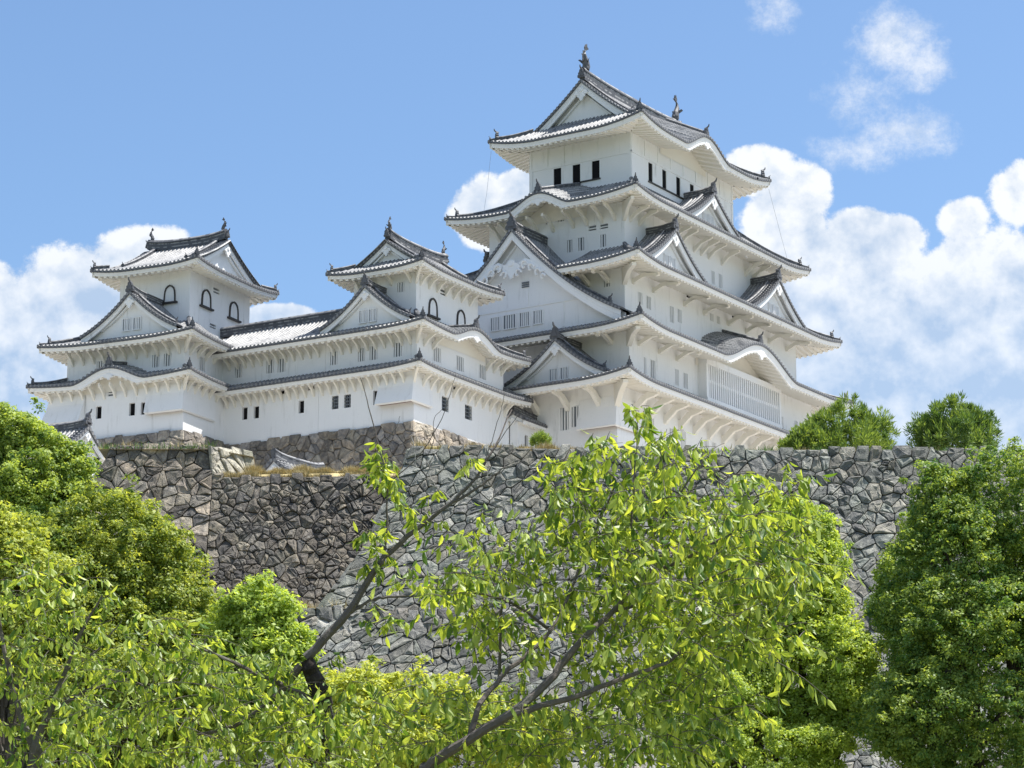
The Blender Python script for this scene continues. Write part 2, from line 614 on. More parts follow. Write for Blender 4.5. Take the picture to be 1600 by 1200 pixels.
def bumpf(a, kara):
    B = np.zeros_like(a)
    for (ac, half, h, sk) in kara:
        w = np.abs(a - ac) / half
        B = np.maximum(B, np.where(w < 1, h * (0.5 + 0.5 * np.cos(math.pi * np.clip(w, 0, 1))) ** 0.85, 0))
    return B


def segs(a, cut):
    """index runs of the columns that are kept"""
    keep = np.ones(len(a), bool)
    for c0, c1 in cut:
        keep &= ~((a > c0) & (a < c1))
    runs, st = [], None
    for i, k in enumerate(keep):
        if k and st is None: st = i
        if not k and st is not None:
            if i - st > 1: runs.append((st, i))
            st = None
    if st is not None and len(a) - st > 1: runs.append((st, len(a)))
    return runs


def eave_under(mb_f, mb_s, P, a0, a1, o, ez, kb, cut, fh=0.28, slope=0.22, mitre=(True, True), dent=0.52):
    """white fascia and rafters below one eave; ez(a) = height of the tile edge, kb(a) = karahafu rise"""
    A0 = a0 - (o if mitre[0] else 0)
    A1 = a1 + (o if mitre[1] else 0)
    a = np.linspace(A0, A1, int((A1 - A0) / .12) + 2)
    for i, j in segs(a, cut):
        aa = a[i:j]
        z = ez(aa) - .15
        f = fh + np.minimum(kb(aa) * 1.2, .28)
        am = np.clip(aa, a0 - o + .1 if mitre[0] else A0, a1 + o - .1 if mitre[1] else A1)
        am2 = np.clip(aa, a0 - o + .3 if mitre[0] else A0, a1 + o - .3 if mitre[1] else A1)
        mb_f.grid(np.stack([P(am, o - .07, z + .03), P(am, o - .1, z - f * .5), P(am, o - .14, z - f * .52), P(am, o - .16, z - f), P(am2, o - .34, z - f)], 1))
    n = int((A1 - A0) / dent)
    w = (A1 - A0) / n
    fr = np.array([0, .42, .5, .92])
    hh = np.array([0, 0, 1, 1])
    ra = (np.arange(n)[:, None] + fr[None]).reshape(-1) * w + A0
    rh = np.tile(hh, n)
    for i, j in segs(ra, cut):
        aa, h = ra[i:j], rh[i:j]
        no = np.full_like(aa, o - .24)
        ni = np.zeros_like(aa)
        if mitre[0]: ni = np.maximum(ni, a0 - aa)
        if mitre[1]: ni = np.maximum(ni, aa - a1)
        ni = np.minimum(ni, no - .02)
        zo = ez(aa) - .15 - fh - np.minimum(kb(aa) * 1.2, .28)
        kk = (o - .24 - ni) / max(o, .1)
        zflat = ez(np.full_like(aa, (a0 + a1) / 2)) * 0 + (ez(aa) * (1 - kk) + (ez.base + kb(aa)) * kk) - .15 - fh
        zi = zflat + slope * (o - .24 - ni)
        drop = .17 * h
        mb_s.grid(np.stack([P(aa, no, zo + .3), P(aa, no, zo - drop + .04), P(aa, (no + ni) / 2, (zo + zi) / 2 - drop + .04), P(aa, ni, zi - drop + .04)], 1))


class Edge:
    def __init__(s, ze, a0, a1, o, up, kara, ends):
        s.base, s.A0, s.A1, s.up, s.kara, s.ends = ze, a0 - o, a1 + o, up, kara, ends
        s.Lc = min(5.0, .36 * (s.A1 - s.A0))

    def corner(s, a):
        c = np.zeros_like(a)
        if s.ends[0]: c = np.maximum(c, np.clip(1 - (a - s.A0) / s.Lc, 0, 1) ** 2)
        if s.ends[1]: c = np.maximum(c, np.clip(1 - (s.A1 - a) / s.Lc, 0, 1) ** 2)
        return c

    def __call__(s, a):
        a = np.asarray(a, float)
        return s.base + s.up * s.corner(a) + bumpf(a, s.kara)


ENDS = {'S': ('W', 'E'), 'N': ('W', 'E'), 'W': ('S', 'N'), 'E': ('S', 'N')}


def inset(side, W, U):
    return {'W': U[0] - W[0], 'E': W[1] - U[1], 'S': U[2] - W[2], 'N': W[3] - U[3]}[side]


def skirt(bd, W, o, ze, U, zin, up=.45, kara={}, cuts={}, sides='SWNE', noup=(), hips=('SW', 'SE', 'NW', 'NE'), fh=.28, orn=.62, lab=None):
    """roof tier running round wall rectangle W, up to wall rectangle U"""
    mt, me_, mf, ms = MB(), MB(), MB(), MB()
    for sd in sides:
        P, a0, a1 = frame(sd, W)
        l, r = ENDS[sd]
        D, lx, rx = o + inset(sd, W, U), o + inset(l, W, U), o + inset(r, W, U)
        ends = tuple(not ({sd + e, e + sd} & set(noup)) for e in (l, r))
        ez = Edge(ze, a0, a1, o, up, kara.get(sd, []), ends)
        cut = cuts.get(sd, [])
        roof_patch(mt, me_, P, a0 - o, a1 + o, o, D, lambda a: D * np.minimum(1, np.minimum((a - (a0 - o)) / lx, ((a1 + o) - a) / rx)), ez, zin - ze, cut)
        eave_under(mf, ms, P, a0, a1, o, ez, lambda a, k=kara.get(sd, []): bumpf(np.asarray(a, float), k), cut, fh)
    r = mt.build('roof', M['tile'], bd)
    if lab: r['label'] = lab
    me_.build('eave_tiles', [M['dark_tile'], M['disc']], r)
    mf.build('fascia', M['plaster'], r)
    ms.build('rafters', M['soffit'], r)
    for c in hips:
        sy, sx = c
        cx, cy = (W[0] - o if sx == 'W' else W[1] + o), (W[2] - o if sy == 'S' else W[3] + o)
        ix, iy = (U[0] if sx == 'W' else U[1]), (U[2] if sy == 'S' else U[3])
        upc = 0 if c in noup else up
        Lc = min(5.0, .36 * ((W[1] - W[0]) + 2 * o), .36 * ((W[3] - W[2]) + 2 * o))
        t = np.linspace(0.03, 1, 10)
        dist = t * (abs(ix - cx) + abs(iy - cy)) / 2
        z = ze + (zin - ze) * hprof(t) + upc * np.clip(1 - dist / Lc, 0, 1) ** 2 * (1 - t) ** 2
        pts = np.stack([cx + (ix - cx) * t, cy + (iy - cy) * t, z + .06], -1)
        hip_set(bd, pts, orn)
    return r


def hip_set(bd, pts, orn):
    d = pts[0] - pts[-1]
    L = np.linalg.norm(d[:2])
    k = 1
    ridge_bar('hip_ridge', pts[k:], .3, .3, bd)
    ridge_bar('hip_ridge', np.linspace(pts[0], pts[k + 1], 4), .2, .16, bd)
    ornament(bd, pts[k] + np.array([0, 0, .12]), d, orn)
    ornament(bd, pts[0] + np.array([0, 0, .02]), d, orn * .42)


def roof_patch(mt, me_, P, A0, A1, o, D, depth, ez, rise, cut=(), ns=8, edge=True, urange=None):
    """tile-covered slope seen as a height field over (a, distance up from the eave)"""
    a, u, h, mids = row_cols(A0, A1)
    if urange is not None:
        k = (a >= urange[0] - 1e-6) & (a <= urange[1] + 1e-6)
        a, u, h = a[k], u[k], h[k]
        mids = mids[(mids > urange[0]) & (mids < urange[1])]
    t = np.linspace(0, 1, ns)
    for i, j in segs(a, cut):
        aa, uu, hh = a[i:j], u[i:j], h[i:j]
        d = np.maximum(depth(aa), 0.001)
        v = d[:, None] * t[None]
        tt = v / D
        z = ez.base + rise * hprof(tt) + ez.up * ez.corner(aa)[:, None] * (1 - tt) ** 2
        B = bumpf(aa, ez.kara)
        sk = max([q[3] for q in ez.kara] + [0])
        hk = max([q[2] for q in ez.kara] + [1e-3])
        zk = ez.base + B[:, None] + sk * v * np.clip(B / (.5 * hk), 0, 1)[:, None]
        z = np.where(B[:, None] > .01, np.maximum(z, zk), z)
        z = z + hh[:, None]
        mt.grid(P(aa[:, None], o - v, z), np.stack([np.repeat(uu[:, None], ns, 1), v], -1))
        if edge:
            zz = ez(aa)
            me_.grid(np.stack([P(aa, o + .005, zz + hh + .012), P(aa, o + .02, zz + hh * .2 - .16), P(aa, o - .12, zz - .16)], 1))
    if edge:
        mids = np.array([m for m in mids if not any(c0 < m < c1 for c0, c1 in cut)])
        if len(mids):
            C = P(mids, o + .035, ez(mids) + .015)
            ax = P(np.array([1.0]), 0, 0)[0] - P(np.array([0.0]), 0, 0)[0]
            add_discs(me_, C, ax, UZ, .105, 1)


def rake_profile(half, H, n=9, k=.42):
    q = np.linspace(0, 1, n)
    return q * half, -H * ((1 + k) * q - k * q * q)


def gable_front(bd, roof, P, ac, za, half, H, nf, depth, zb, bw=.5, wins=0, k=.42, geg=1.0, inner=True, lab=None, big=False):
    """verge tiles, barge boards, tympanum, pendant on the plane n = nf; za = roof surface height at the apex"""
    dx, dz = rake_profile(half, H, 15, k)
    full = np.concatenate([-dx[::-1], dx[1:]])
    fz = np.concatenate([dz[::-1], dz[1:]]) + za
    A = ac + full
    w_ = bw * (1 + .35 * (np.abs(full) / half) ** 2)
    me_ = MB()
    me_.grid(np.stack([P(A, nf - .3, fz + .1), P(A, nf + .02, fz + .1), P(A, nf + .03, fz - .16), P(A, nf - .2, fz - .16)], 1))
    L = np.append(0, np.cumsum(np.hypot(np.diff(dx), np.diff(dz))))
    ks = np.arange(.2, L[-1], .36)
    for s in (-1, 1):
        xs, zs = np.interp(ks, L, dx), np.interp(ks, L, dz)
        C = P(ac + s * xs, nf + .045, za + zs - .02)
        ax = P(np.array([1.0]), 0, 0)[0] - P(np.array([0.0]), 0, 0)[0]
        add_discs(me_, C, ax, UZ, .12, 1)
        # rolls of the verge tiles, lying across the rake
        for x, z in zip(xs, zs):
            me_.tube([P(ac + s * x, nf + .03, za + z + .06), P(ac + s * x, nf - .75, za + z + .06)], .09, 5, 0)
    me_.build('verge_tiles', [M['dark_tile'], M['disc']], roof)
    gb = MB()
    gb.grid(np.stack([P(A, nf - .1, fz - .14), P(A, nf - .08, fz - .14 - w_ * .45), P(A, nf - .12, fz - .14 - w_ * .47), P(A, nf - .12, fz - .14 - w_), P(A, nf - .28, fz - .14 - w_)], 1))
    brd = gb.build('barge_board', M['plaster'], bd)
    # lining behind the board and tympanum wall
    tm = MB()
    nt = nf - depth
    tm.grid(np.stack([P(A, nf - .2, fz - .17), P(A, nt - .05, fz - .17)], 1))
    top = np.maximum(fz - .18, zb)
    tm.grid(np.stack([P(A, nt, top), P(A, nt, np.full_like(top, zb))], 1))
    tw = tm.build('gable_wall', M['plaster'], bd)
    if inner:
        q = .62
        mi = MB()
        Ai = ac + full * q
        zi = za + (fz - za) * q - w_ - .55 * bw
        mi.grid(np.stack([P(Ai, nt + .02, zi), P(Ai, nt + .22, zi), P(Ai, nt + .22, zi - .16), P(Ai, nt + .02, zi - .16)], 1))
        mi.build('gable_rail', M['plaster'], tw)
    # pendant
    s = geg
    sil = [(0, .35), (.22, .3), (.3, .1), (.55, .02), (.7, -.2), (.56, -.36), (.38, -.3), (.4, -.52), (.22, -.62), (.12, -.86), (0, -.95)]
    sil = sil + [(-x, z) for x, z in sil[-2:0:-1]]
    pc = za - .3 - bw - (1.95 if big else 0)
    pm = MB()
    pm.prism([P(ac + x * s, nf - .02, pc + z * s) for x, z in sil], [P(ac + x * s, nf - .16, pc + z * s) for x, z in sil])
    th = np.arange(10) * math.pi / 5
    pm.prism([P(ac + .2 * s * math.cos(t), nf + .05, pc + s * (.1 + .2 * math.sin(t))) for t in th], [P(ac + .22 * s * math.cos(t), nf - .02, pc + s * (.1 + .22 * math.sin(t))) for t in th])
    if big:
        for sg in (-1, 1):
            for (cx, cz, r) in ((.95, -.28, .34), (1.45, -.52, .30), (1.95, -.92, .30), (.5, -.75, .3), (2.35, -1.25, .22)):
                ph = np.linspace(0, 5.4, 16)
                pts = [P(ac + sg * s * (cx + r * (1 - .12 * t) * math.cos(t) * (1 - t / 9)), nf - .02, pc + s * (cz + .12 + r * (1 - t / 9) * math.sin(t))) for t in ph]
                pm.tube(pts, .075 * s, 6)
            wing = [(.5, .05), (1.0, .3), (1.5, .12), (1.95, -.25), (2.5, -.75), (2.2, -.85), (1.9, -.55), (1.6, -.5), (1.3, -.15), (.9, -.2)]
            pm.prism([P(ac + sg * x * s, nf - .06, pc + z * s) for x, z in wing], [P(ac + sg * x * s, nf - .16, pc + z * s) for x, z in wing])
    pm.build('gable_pendant', M['plaster'], brd)
    for kx in (([-1, 1] if wins == 2 else [0]) if wins else []):
        proud_window(tw, P, ac + kx * .5 * min(1.0, half / 4.5), nt, zb + .35 + (za - zb) * .2, .62 * min(1, half / 4.5), .9 * min(1.0, H / 2.8))
    return tw


def proud_window(parent, P, a, n, z, w, h, bars=3):
    mb = MB()
    mb.grid(np.array([[P(a - w / 2, n + .03, z - h / 2), P(a - w / 2, n + .03, z + h / 2)], [P(a + w / 2, n + .03, z - h / 2), P(a + w / 2, n + .03, z + h / 2)]]))
    f = lambda x, y, zz: tuple(P(x, y, zz))
    o = mb.build('window', M['shade'], parent)
    fb = MB()
    e = .07
    for (x0, x1, z0, z1) in ((a - w / 2 - e, a - w / 2, z - h / 2 - e, z + h / 2 + e), (a + w / 2, a + w / 2 + e, z - h / 2 - e, z + h / 2 + e), (a - w / 2, a + w / 2, z + h / 2, z + h / 2 + e), (a - w / 2, a + w / 2, z - h / 2 - e, z - h / 2)):
        fb.box((x0, n - .02, z0), (x1, n + .12, z1), 0, f)
    for k in range(bars):
        x = a - w / 2 + w * (k + 1) / (bars + 1)
        fb.box((x - .045, n, z - h / 2), (x + .045, n + .1, z + h / 2), 0, f)
    fb.build('window_bars', M['plaster'], o)
    return o


def dormer(bd, W, side, ac, half, za, H, nf, nb, depth=.75, zb=None, wins=2, bw=.45, k=.42, geg=.75, rh=.42, orn=1.0, big=False, lab=None, desc=True, inner=True):
    """gabled roof standing on a lower slope: both slopes, ridge, descending ridges, front"""
    P, _, _ = frame(side, W)
    dx, dz = rake_profile(half, H, 9, k)
    n0, n1 = nb, nf
    cols, u, h, mids = row_cols(n0, n1)
    mt = MB()
    L = np.append(0, np.cumsum(np.hypot(np.diff(dx), np.diff(dz))))
    for s in (-1, 1):
        A = np.repeat((ac + s * dx)[None], len(cols), 0)
        Z = za + dz[None] + h[:, None]
        mt.grid(P(A, np.repeat(cols[:, None], len(dx), 1), Z), np.stack([np.repeat(u[:, None], len(dx), 1), np.repeat(L[None], len(cols), 0)], -1))
    r = mt.build('gable_roof', M['tile'], bd)
    if lab: r['label'] = lab
    gable_front(bd, r, P, ac, za, half, H, nf, depth, za - H - .4 if zb is None else zb - .35, bw, wins, k, geg, inner, big=big)
    nn = np.linspace(nf - .15, nb, 8)
    sag = .1 * (np.linspace(0, 1, 8) - .0) * 0
    front_lift = .22 * np.clip(1 - (nf - nn) / 2.0, 0, 1) ** 2
    ridge_bar('gable_ridge', P(np.full(8, ac), nn, za + .05 + front_lift), .42, rh, bd)
    outd = P(0.0, 1.0, 0.0) - P(0.0, 0.0, 0.0)
    ornament(bd, P(ac, nf, za + .12), outd, orn)
    if desc:
        for s in (-1, 1):
            q = np.linspace(.08, .86, 9)
            x = q * half
            z = za - H * ((1 + k) * q - k * q * q)
            pts = P(ac + s * x, np.full(9, nf - 1.0), z + .1)
            ridge_bar('descending_ridge', pts, .26, .26, bd)
            dv = pts[-1] - pts[-2]
            ornament(bd, pts[-1], dv, orn * .55)
    return r


def wall(bd, W, z0, z1, holes={}, sides='SWNE', m='plaster', lab=None, flare=0):
    """rectangular storey; holes[side] = [(a, z, w, h, type)] cut through the plaster with real reveals"""
    mb = MB()
    for sd in sides:
        P, a0, a1 = frame(sd, W)
        hs = [h for h in holes.get(sd, [])]
        xs = sorted({a0, a1, *[min(max(h[0] - h[2] / 2, a0), a1) for h in hs], *[min(max(h[0] + h[2] / 2, a0), a1) for h in hs]})
        zs = sorted({z0, z1, *[h[1] - h[3] / 2 for h in hs], *[h[1] + h[3] / 2 for h in hs]})
        for i in range(len(xs) - 1):
            for j in range(len(zs) - 1):
                xc, zc = (xs[i] + xs[i + 1]) / 2, (zs[j] + zs[j + 1]) / 2
                if any(abs(xc - h[0]) < h[2] / 2 and abs(zc - h[1]) < h[3] / 2 for h in hs): continue
                mb.grid(np.array([[P(xs[i], 0, zs[j]), P(xs[i], 0, zs[j + 1])], [P(xs[i + 1], 0, zs[j]), P(xs[i + 1], 0, zs[j + 1])]]))
        for (a, z, w, h, ty) in hs:
            dp = {'dark': .24, 'slot': .07, 'grid': .24, 'vent': .16, 'b': .14, 'hole': .3}[ty]
            c = [(a - w / 2, z - h / 2), (a + w / 2, z - h / 2), (a + w / 2, z + h / 2), (a - w / 2, z + h / 2)]
            for q in range(4):
                (xa, za), (xb, zb) = c[q], c[(q + 1) % 4]
                mb.grid(np.array([[P(xa, 0, za), P(xa, -dp, za)], [P(xb, 0, zb), P(xb, -dp, zb)]]))
    o = mb.build('wall', M[m], bd)
    if lab: o['label'] = lab
    for sd in sides:
        P, a0, a1 = frame(sd, W)
        f = lambda x, y, zz: tuple(P(x, y, zz))
        for (a, z, w, h, ty) in holes.get(sd, []):
            dp = {'dark': .24, 'slot': .07, 'grid': .24, 'vent': .16, 'b': .14, 'hole': .3}[ty]
            pm = MB()
            pm.grid(np.array([[P(a - w / 2, -dp + .01, z - h / 2), P(a - w / 2, -dp + .01, z + h / 2)], [P(a + w / 2, -dp + .01, z - h / 2), P(a + w / 2, -dp + .01, z + h / 2)]]))
            wo = pm.build('window' if ty != 'vent' and ty != 'hole' else 'vent', M['black' if ty in ('dark', 'slot', 'grid', 'hole') else 'shade'], o)
            bb = MB()
            if ty == 'b':
                nb = max(2, int(round(w / .24)))
                for k in range(nb):
                    x = a - w / 2 + w * (k + .5) / nb
                    bb.box((x - .05, -.1, z - h / 2), (x + .05, -.02, z + h / 2), 0, f)
            elif ty == 'grid':
                for k in (1, 2):
                    x = a - w / 2 + w * k / 3
                    bb.box((x - .03, -.18, z - h / 2), (x + .03, -.1, z + h / 2), 0, f)
                for k in (1, 2, 3):
                    zz = z - h / 2 + h * k / 4
                    bb.box((a - w / 2, -.1, zz - .03), (a + w / 2, -.05, zz + .03), 0, f)
            elif ty == 'vent':
                bb.box((a - w / 2, -.12, z - h * .08), (a + w / 2, -.01, z + h * .1), 0, f)
                bb.box((a - w / 2, -.12, z - h / 2), (a + w / 2, -.01, z - h * .36), 0, f)
            if bb.nv: bb.build('window_bars' if ty != 'vent' else 'louvre', M['plaster' if ty != 'grid' else 'shade'], wo)
            if ty == 'slot':
                sm = MB()
                sm.box((a - w / 2 - .1, -.02, z - h / 2 - .12), (a + w / 2 + 1.5, .1, z - h / 2), 0, f)
                sm.build('sill', M['darkwood'], wo)
    return o


def bracket_row(bd, W, side, positions, o, zs, style='thin', L=1.5, th=.16, parent=None):
    """struts from the wall to the eave; zs = soffit height at the wall line"""
    P, _, _ = frame(side, W)
    zo = zs - .22 * o
    if style == 'thin':
        oo = o * .66
        sil = [(0, zs - L), (.1, zs - L), (oo * .45, zs - L * .58), (oo, zo + .02), (oo, zo + .26), (oo * .62, zo + .2), (0, zs - L + .42)]
    else:
        sil = [(0, zs - L), (.16, zs - L), (o * .36, zs - L * .52), (o * .62, zs - L * .44), (o * .74, zo - .04), (o * .74, zo + .26), (0, zs + .05)]
    if style == 'knee':
        sil = [(0, zs - L), (.2, zs - L), (.3, zs - L * .9), (o * .42, zs - L * .5), (o * .66, zs - L * .42), (o * .7, zo - .12), (o * .78, zo - .06), (o * .78, zo + .2), (o * .45, zo + .22), (o * .4, zs - L * .3), (o * .28, zs - L * .34), (.16, zs - L * .62), (0, zs - L * .6)]
    mb = MB()
    mb.prism([P(-th / 2, n, z) for n, z in sil], [P(th / 2, n, z) for n, z in sil])
    ob = mb.build('bracket', M['soffit'], bd)
    base = P(0.0, 0, 0)
    ob.location = P(positions[0], 0, 0) - base
    for p in positions[1:]:
        c = copy_part(ob, (0, 0, 0))
        c.location = P(p, 0, 0) - base


def corner_bracket(bd, W, sx, sy, o, zs, L=1.5, th=.2):
    zo = zs - .22 * o
    x, y = (W[0] if sx == 'W' else W[1]), (W[2] if sy == 'S' else W[3])
    d = np.array([-1 if sx == 'W' else 1, -1 if sy == 'S' else 1, 0.0])
    sd = np.array([-d[1], d[0], 0]) / math.sqrt(2) * th / 2
    sil = [(-.1, zs - L), (.06, zs - L), (o * .35, zs - L * .55), (o * .7, zo), (o * .7, zo + .25), (-.1, zs)]
    mb = MB()
    mb.prism([np.array([x, y, 0]) + d * n + UZ * z - sd for n, z in sil], [np.array([x, y, 0]) + d * n + UZ * z + sd for n, z in sil])
    mb.build('bracket', M['soffit'], bd)


def stone_drop(bd, W, ztop, zbot, la, lb, out=.8, sx='W', sy='S', outs=.3):
    """flared box round a corner with an open slot below"""
    x, y = (W[0] if sx == 'W' else W[1]), (W[2] if sy == 'S' else W[3])
    ux, uy = (1 if sx == 'W' else -1), (1 if sy == 'S' else -1)
    t = lambda a, b, z: (x + ux * a, y + uy * b, z)      # a inwards along x, b inwards along y
    e = .03
    mb = MB()
    zm = ztop - (ztop - zbot) * .35
    fl = [(ztop, e), (zm, out * .28), (zbot, out)]
    outer = []
    for z, q in fl:
        p = max(e, q * outs / out)
        outer.append([t(e - .06, la, z), t(-q, la - q * .1, z), t(-q, -p, z), t(lb - q * .1, -p, z), t(lb, e - .06, z)])
    mb.grid(np.array(outer))
    mb.grid(np.array([[t(-out, la - .1, zbot), t(-out, -outs, zbot), t(lb - .1, -outs, zbot)], [t(-out + .12, la - .1, zbot - .1), t(-out + .12, -outs + .12, zbot - .1), t(lb - .1, -outs + .12, zbot - .1)]]))
    o = mb.build('stone_drop', M['plaster'], bd)
    db = MB()
    db.grid(np.array([[t(-out + .12, la - .2, zbot - .07), t(-out + .12, -outs + .12, zbot - .07), t(lb - .2, -outs + .12, zbot - .07)], [t(.02, la - .2, zbot + .02), t(.02, .02, zbot + .02), t(lb - .2, .02, zbot + .02)]]))
    db.build('drop_slot', M['wood'], o)
    return o


def katou(parent, W, side, a, zc, w, h):
    """bell-shaped window: black lobed frame, white shutters, black sill"""
    P, _, _ = frame(side, W)
    hw = w / 2
    sil = [(-1.0, -1.0), (-.97, -.3), (-.9, .25), (-.72, .64), (-.4, .88), (0, 1.0)]
    sil = sil + [(-x, z) for x, z in sil[-2::-1]]
    ins = [(x * .84, z * .9 - .08) for x, z in sil]
    q = lambda s, n: [P(a + x * hw, n, zc + z * h / 2) for x, z in s]
    fr = MB()
    for i in range(len(sil) - 1):
        A, B = sil[i], sil[i + 1]
        C, D = ins[i + 1], ins[i]
        f = q([A, B, C, D], .12)
        b = q([A, B, C, D], -.02)
        fr.prism(f, b)
    fo = fr.build('bell_window', M['darkwood'], parent)
    pn = MB()
    pn.prism(q(ins, .04), q(ins, -.02))
    pn.box((a - .02, .04, zc - h * .48), (a + .02, .07, zc + h * .36), 0, lambda x, y, z: tuple(P(x, y, z)))
    pn.build('shutter', M['plaster'], fo)
    sl = MB()
    sl.box((a - hw * 1.35, -.02, zc - h / 2 - .16), (a + hw * 1.35, .22, zc - h / 2 - .02), 0, lambda x, y, z: tuple(P(x, y, z)))
    sl.build('sill', M['darkwood'], fo)


def hipgable(bd, W, o, ze, axis, vg, zr, up=.5, kara={}, fh=.28, bw=.5, fish=1.0, wins=0, geg=.8, ends_n=('W', 'E'), orn=.5, depth=.8, cutb=None):
    """top roof: hips below, gables above; vg = distance from eave to the gable plane"""
    ax = axis == 'X'
    longs, shorts = ('SN', 'WE') if ax else ('WE', 'SN')
    mt, me_, mf, ms = MB(), MB(), MB(), MB()
    x0, x1, y0, y1 = W
    D = o + ((y1 - y0) if ax else (x1 - x0)) / 2
    rise = zr - ze
    for sd in longs + shorts:
        P, a0, a1 = frame(sd, W)
        ez = Edge(ze, a0, a1, o, up, kara.get(sd, []), (True, True))
        A0, A1 = a0 - o, a1 + o
        if sd in longs:
            q0, q1 = A0 + vg, A1 - vg
            roof_patch(mt, me_, P, A0, A1, o, D, lambda a: np.minimum(a - A0, A1 - a), ez, rise, urange=(A0, q0))
            roof_patch(mt, me_, P, A0, A1, o, D, lambda a: np.minimum(a - A0, A1 - a), ez, rise, urange=(q1, A1))
            roof_patch(mt, me_, P, A0, A1, o, D, lambda a: np.full_like(a, D), ez, rise, ns=13, urange=(q0 - .2, q1 + .2))
        else:
            roof_patch(mt, me_, P, A0, A1, o, D, lambda a: np.minimum(vg + depth + .1, np.minimum(a - A0, A1 - a)), ez, rise)
        eave_under(mf, ms, P, a0, a1, o, ez, lambda a, k=kara.get(sd, []): bumpf(np.asarray(a, float), k), [], fh)
    r = mt.build('roof', M['tile'], bd)
    me_.build('eave_tiles', [M['dark_tile'], M['disc']], r)
    mf.build('fascia', M['plaster'], r)
    ms.build('rafters', M['soffit'], r)
    # hips
    for c in ('SW', 'SE', 'NW', 'NE'):
        sy, sx = c
        cx, cy = (x0 - o if sx == 'W' else x1 + o), (y0 - o if sy == 'S' else y1 + o)
        ix, iy = cx + (vg if sx == 'W' else -vg), cy + (vg if sy == 'S' else -vg)
        t = np.linspace(0.04, 1, 8)
        Lc = min(5.0, .36 * ((x1 - x0) + 2 * o), .36 * ((y1 - y0) + 2 * o))
        z = ze + rise * hprof(t * vg / D) + up * np.clip(1 - t * vg / Lc, 0, 1) ** 2 * (1 - t * vg / D) ** 2
        hip_set(bd, np.stack([cx + (ix - cx) * t, cy + (iy - cy) * t, z + .06], -1), orn)
    # gables, descending ridges
    nf = o - vg
    mid = ((y0 + y1) if ax else (x0 + x1)) / 2
    half = D - vg
    zf = ze + rise * hprof(vg / D)
    for sd in shorts:
        P, a0, a1 = frame(sd, W)
        H = zr - zf
        # same curve as the roof slope, counted from the ridge down
        k = .28 * (half / D) ** 2 * rise / H
        gable_front(bd, r, P, mid, zr, half, H, nf, depth, zf + .1, bw, wins, k, geg)
        for s in (-1, 1):
            q = np.linspace(.06, .92, 9)
            z = zr - H * ((1 + k) * q - k * q * q)
            pts = P(mid + s * q * half, np.full(9, nf - .95), z + .1)
            ridge_bar('descending_ridge', pts, .28, .28, bd)
            ornament(bd, pts[-1], pts[-1] - pts[-2], orn * .7)
    # main ridge
    e0, e1 = ((x0 - o + vg, x1 + o - vg) if ax else (y0 - o + vg, y1 + o - vg))
    s = np.linspace(e0 + .25, e1 - .25, 17)
    c = np.abs(np.linspace(-1, 1, 17)) ** 3 * .28
    pts = np.stack([s, np.full(17, mid), zr + c], -1) if ax else np.stack([np.full(17, mid), s, zr + c], -1)
    ridge_bar('main_ridge', pts, .5, .45 + .4 * min(1, fish), bd, lift=.1)
    for p, sg in ((pts[0], -1), (pts[-1], 1)):
        od = (sg, 0) if ax else (0, sg)
        ornament(bd, p + np.array([0, 0, .1]) + np.array([od[0] * .2, od[1] * .2, 0]), od, orn * 1.1)
        shachi(bd, p + np.array([-od[0] * .45 * fish, -od[1] * .45 * fish, .05 + .45 + .4 * min(1, fish)]), od, fish)
    return r


def RECT(cx, cy, A, B):
    return (cx - A, cx + A, cy - B, cy + B)


def kara_front(bd, W, side, o, ze, kara, geg=.6, back=1.5):
    """tympanum and pendant below a wave-shaped gable"""
    P, a0, a1 = frame(side, W)
    for (ac, half, h, sk) in kara:
        a = np.linspace(ac - half, ac + half, 41)
        B = bumpf(a, kara)
        mb = MB()
        mb.grid(np.stack([P(a, .06, np.full_like(a, ze - .6)), P(a, .06, ze + .0 + B)], 1))
        # inner line of the moulded fascia
        w = mb.build('gable_wall', M['soffit'], bd)
        sil = [(0, .25), (.3, .2), (.5, .02), (.72, -.06), (.5, -.2), (.26, -.2), (.14, -.42), (0, -.5)]
        sil = sil + [(-x, z) for x, z in sil[-2:0:-1]]
        z0 = ze + h - .72
        pm = MB()
        pm.prism([P(ac + x * geg, o - .1, z0 + z * geg) for x, z in sil], [P(ac + x * geg, o - .26, z0 + z * geg) for x, z in sil])
        pm.build('gable_pendant', M['plaster'], w)
        # ridge over the crown of the wave
        nn = np.linspace(o - .2, -back, 6)
        ridge_bar('gable_ridge', P(np.full(6, ac), nn, ze + h + .1 + sk * (o - nn)), .3, .3, bd)
        outd = P(0.0, 1.0, 0.0) - P(0.0, 0.0, 0.0)
        ornament(bd, P(ac, o - .1, ze + h + .12), outd, .8)
        if half > 2:
            for s in (-1, 1):
                for x in (.93,):
                    aa = ac + s * half * x
                    zz = ze + float(bumpf(np.array([aa]), kara)[0])
#SECTION2
def fb(P):
    return lambda x, y, z: tuple(P(x, y, z))


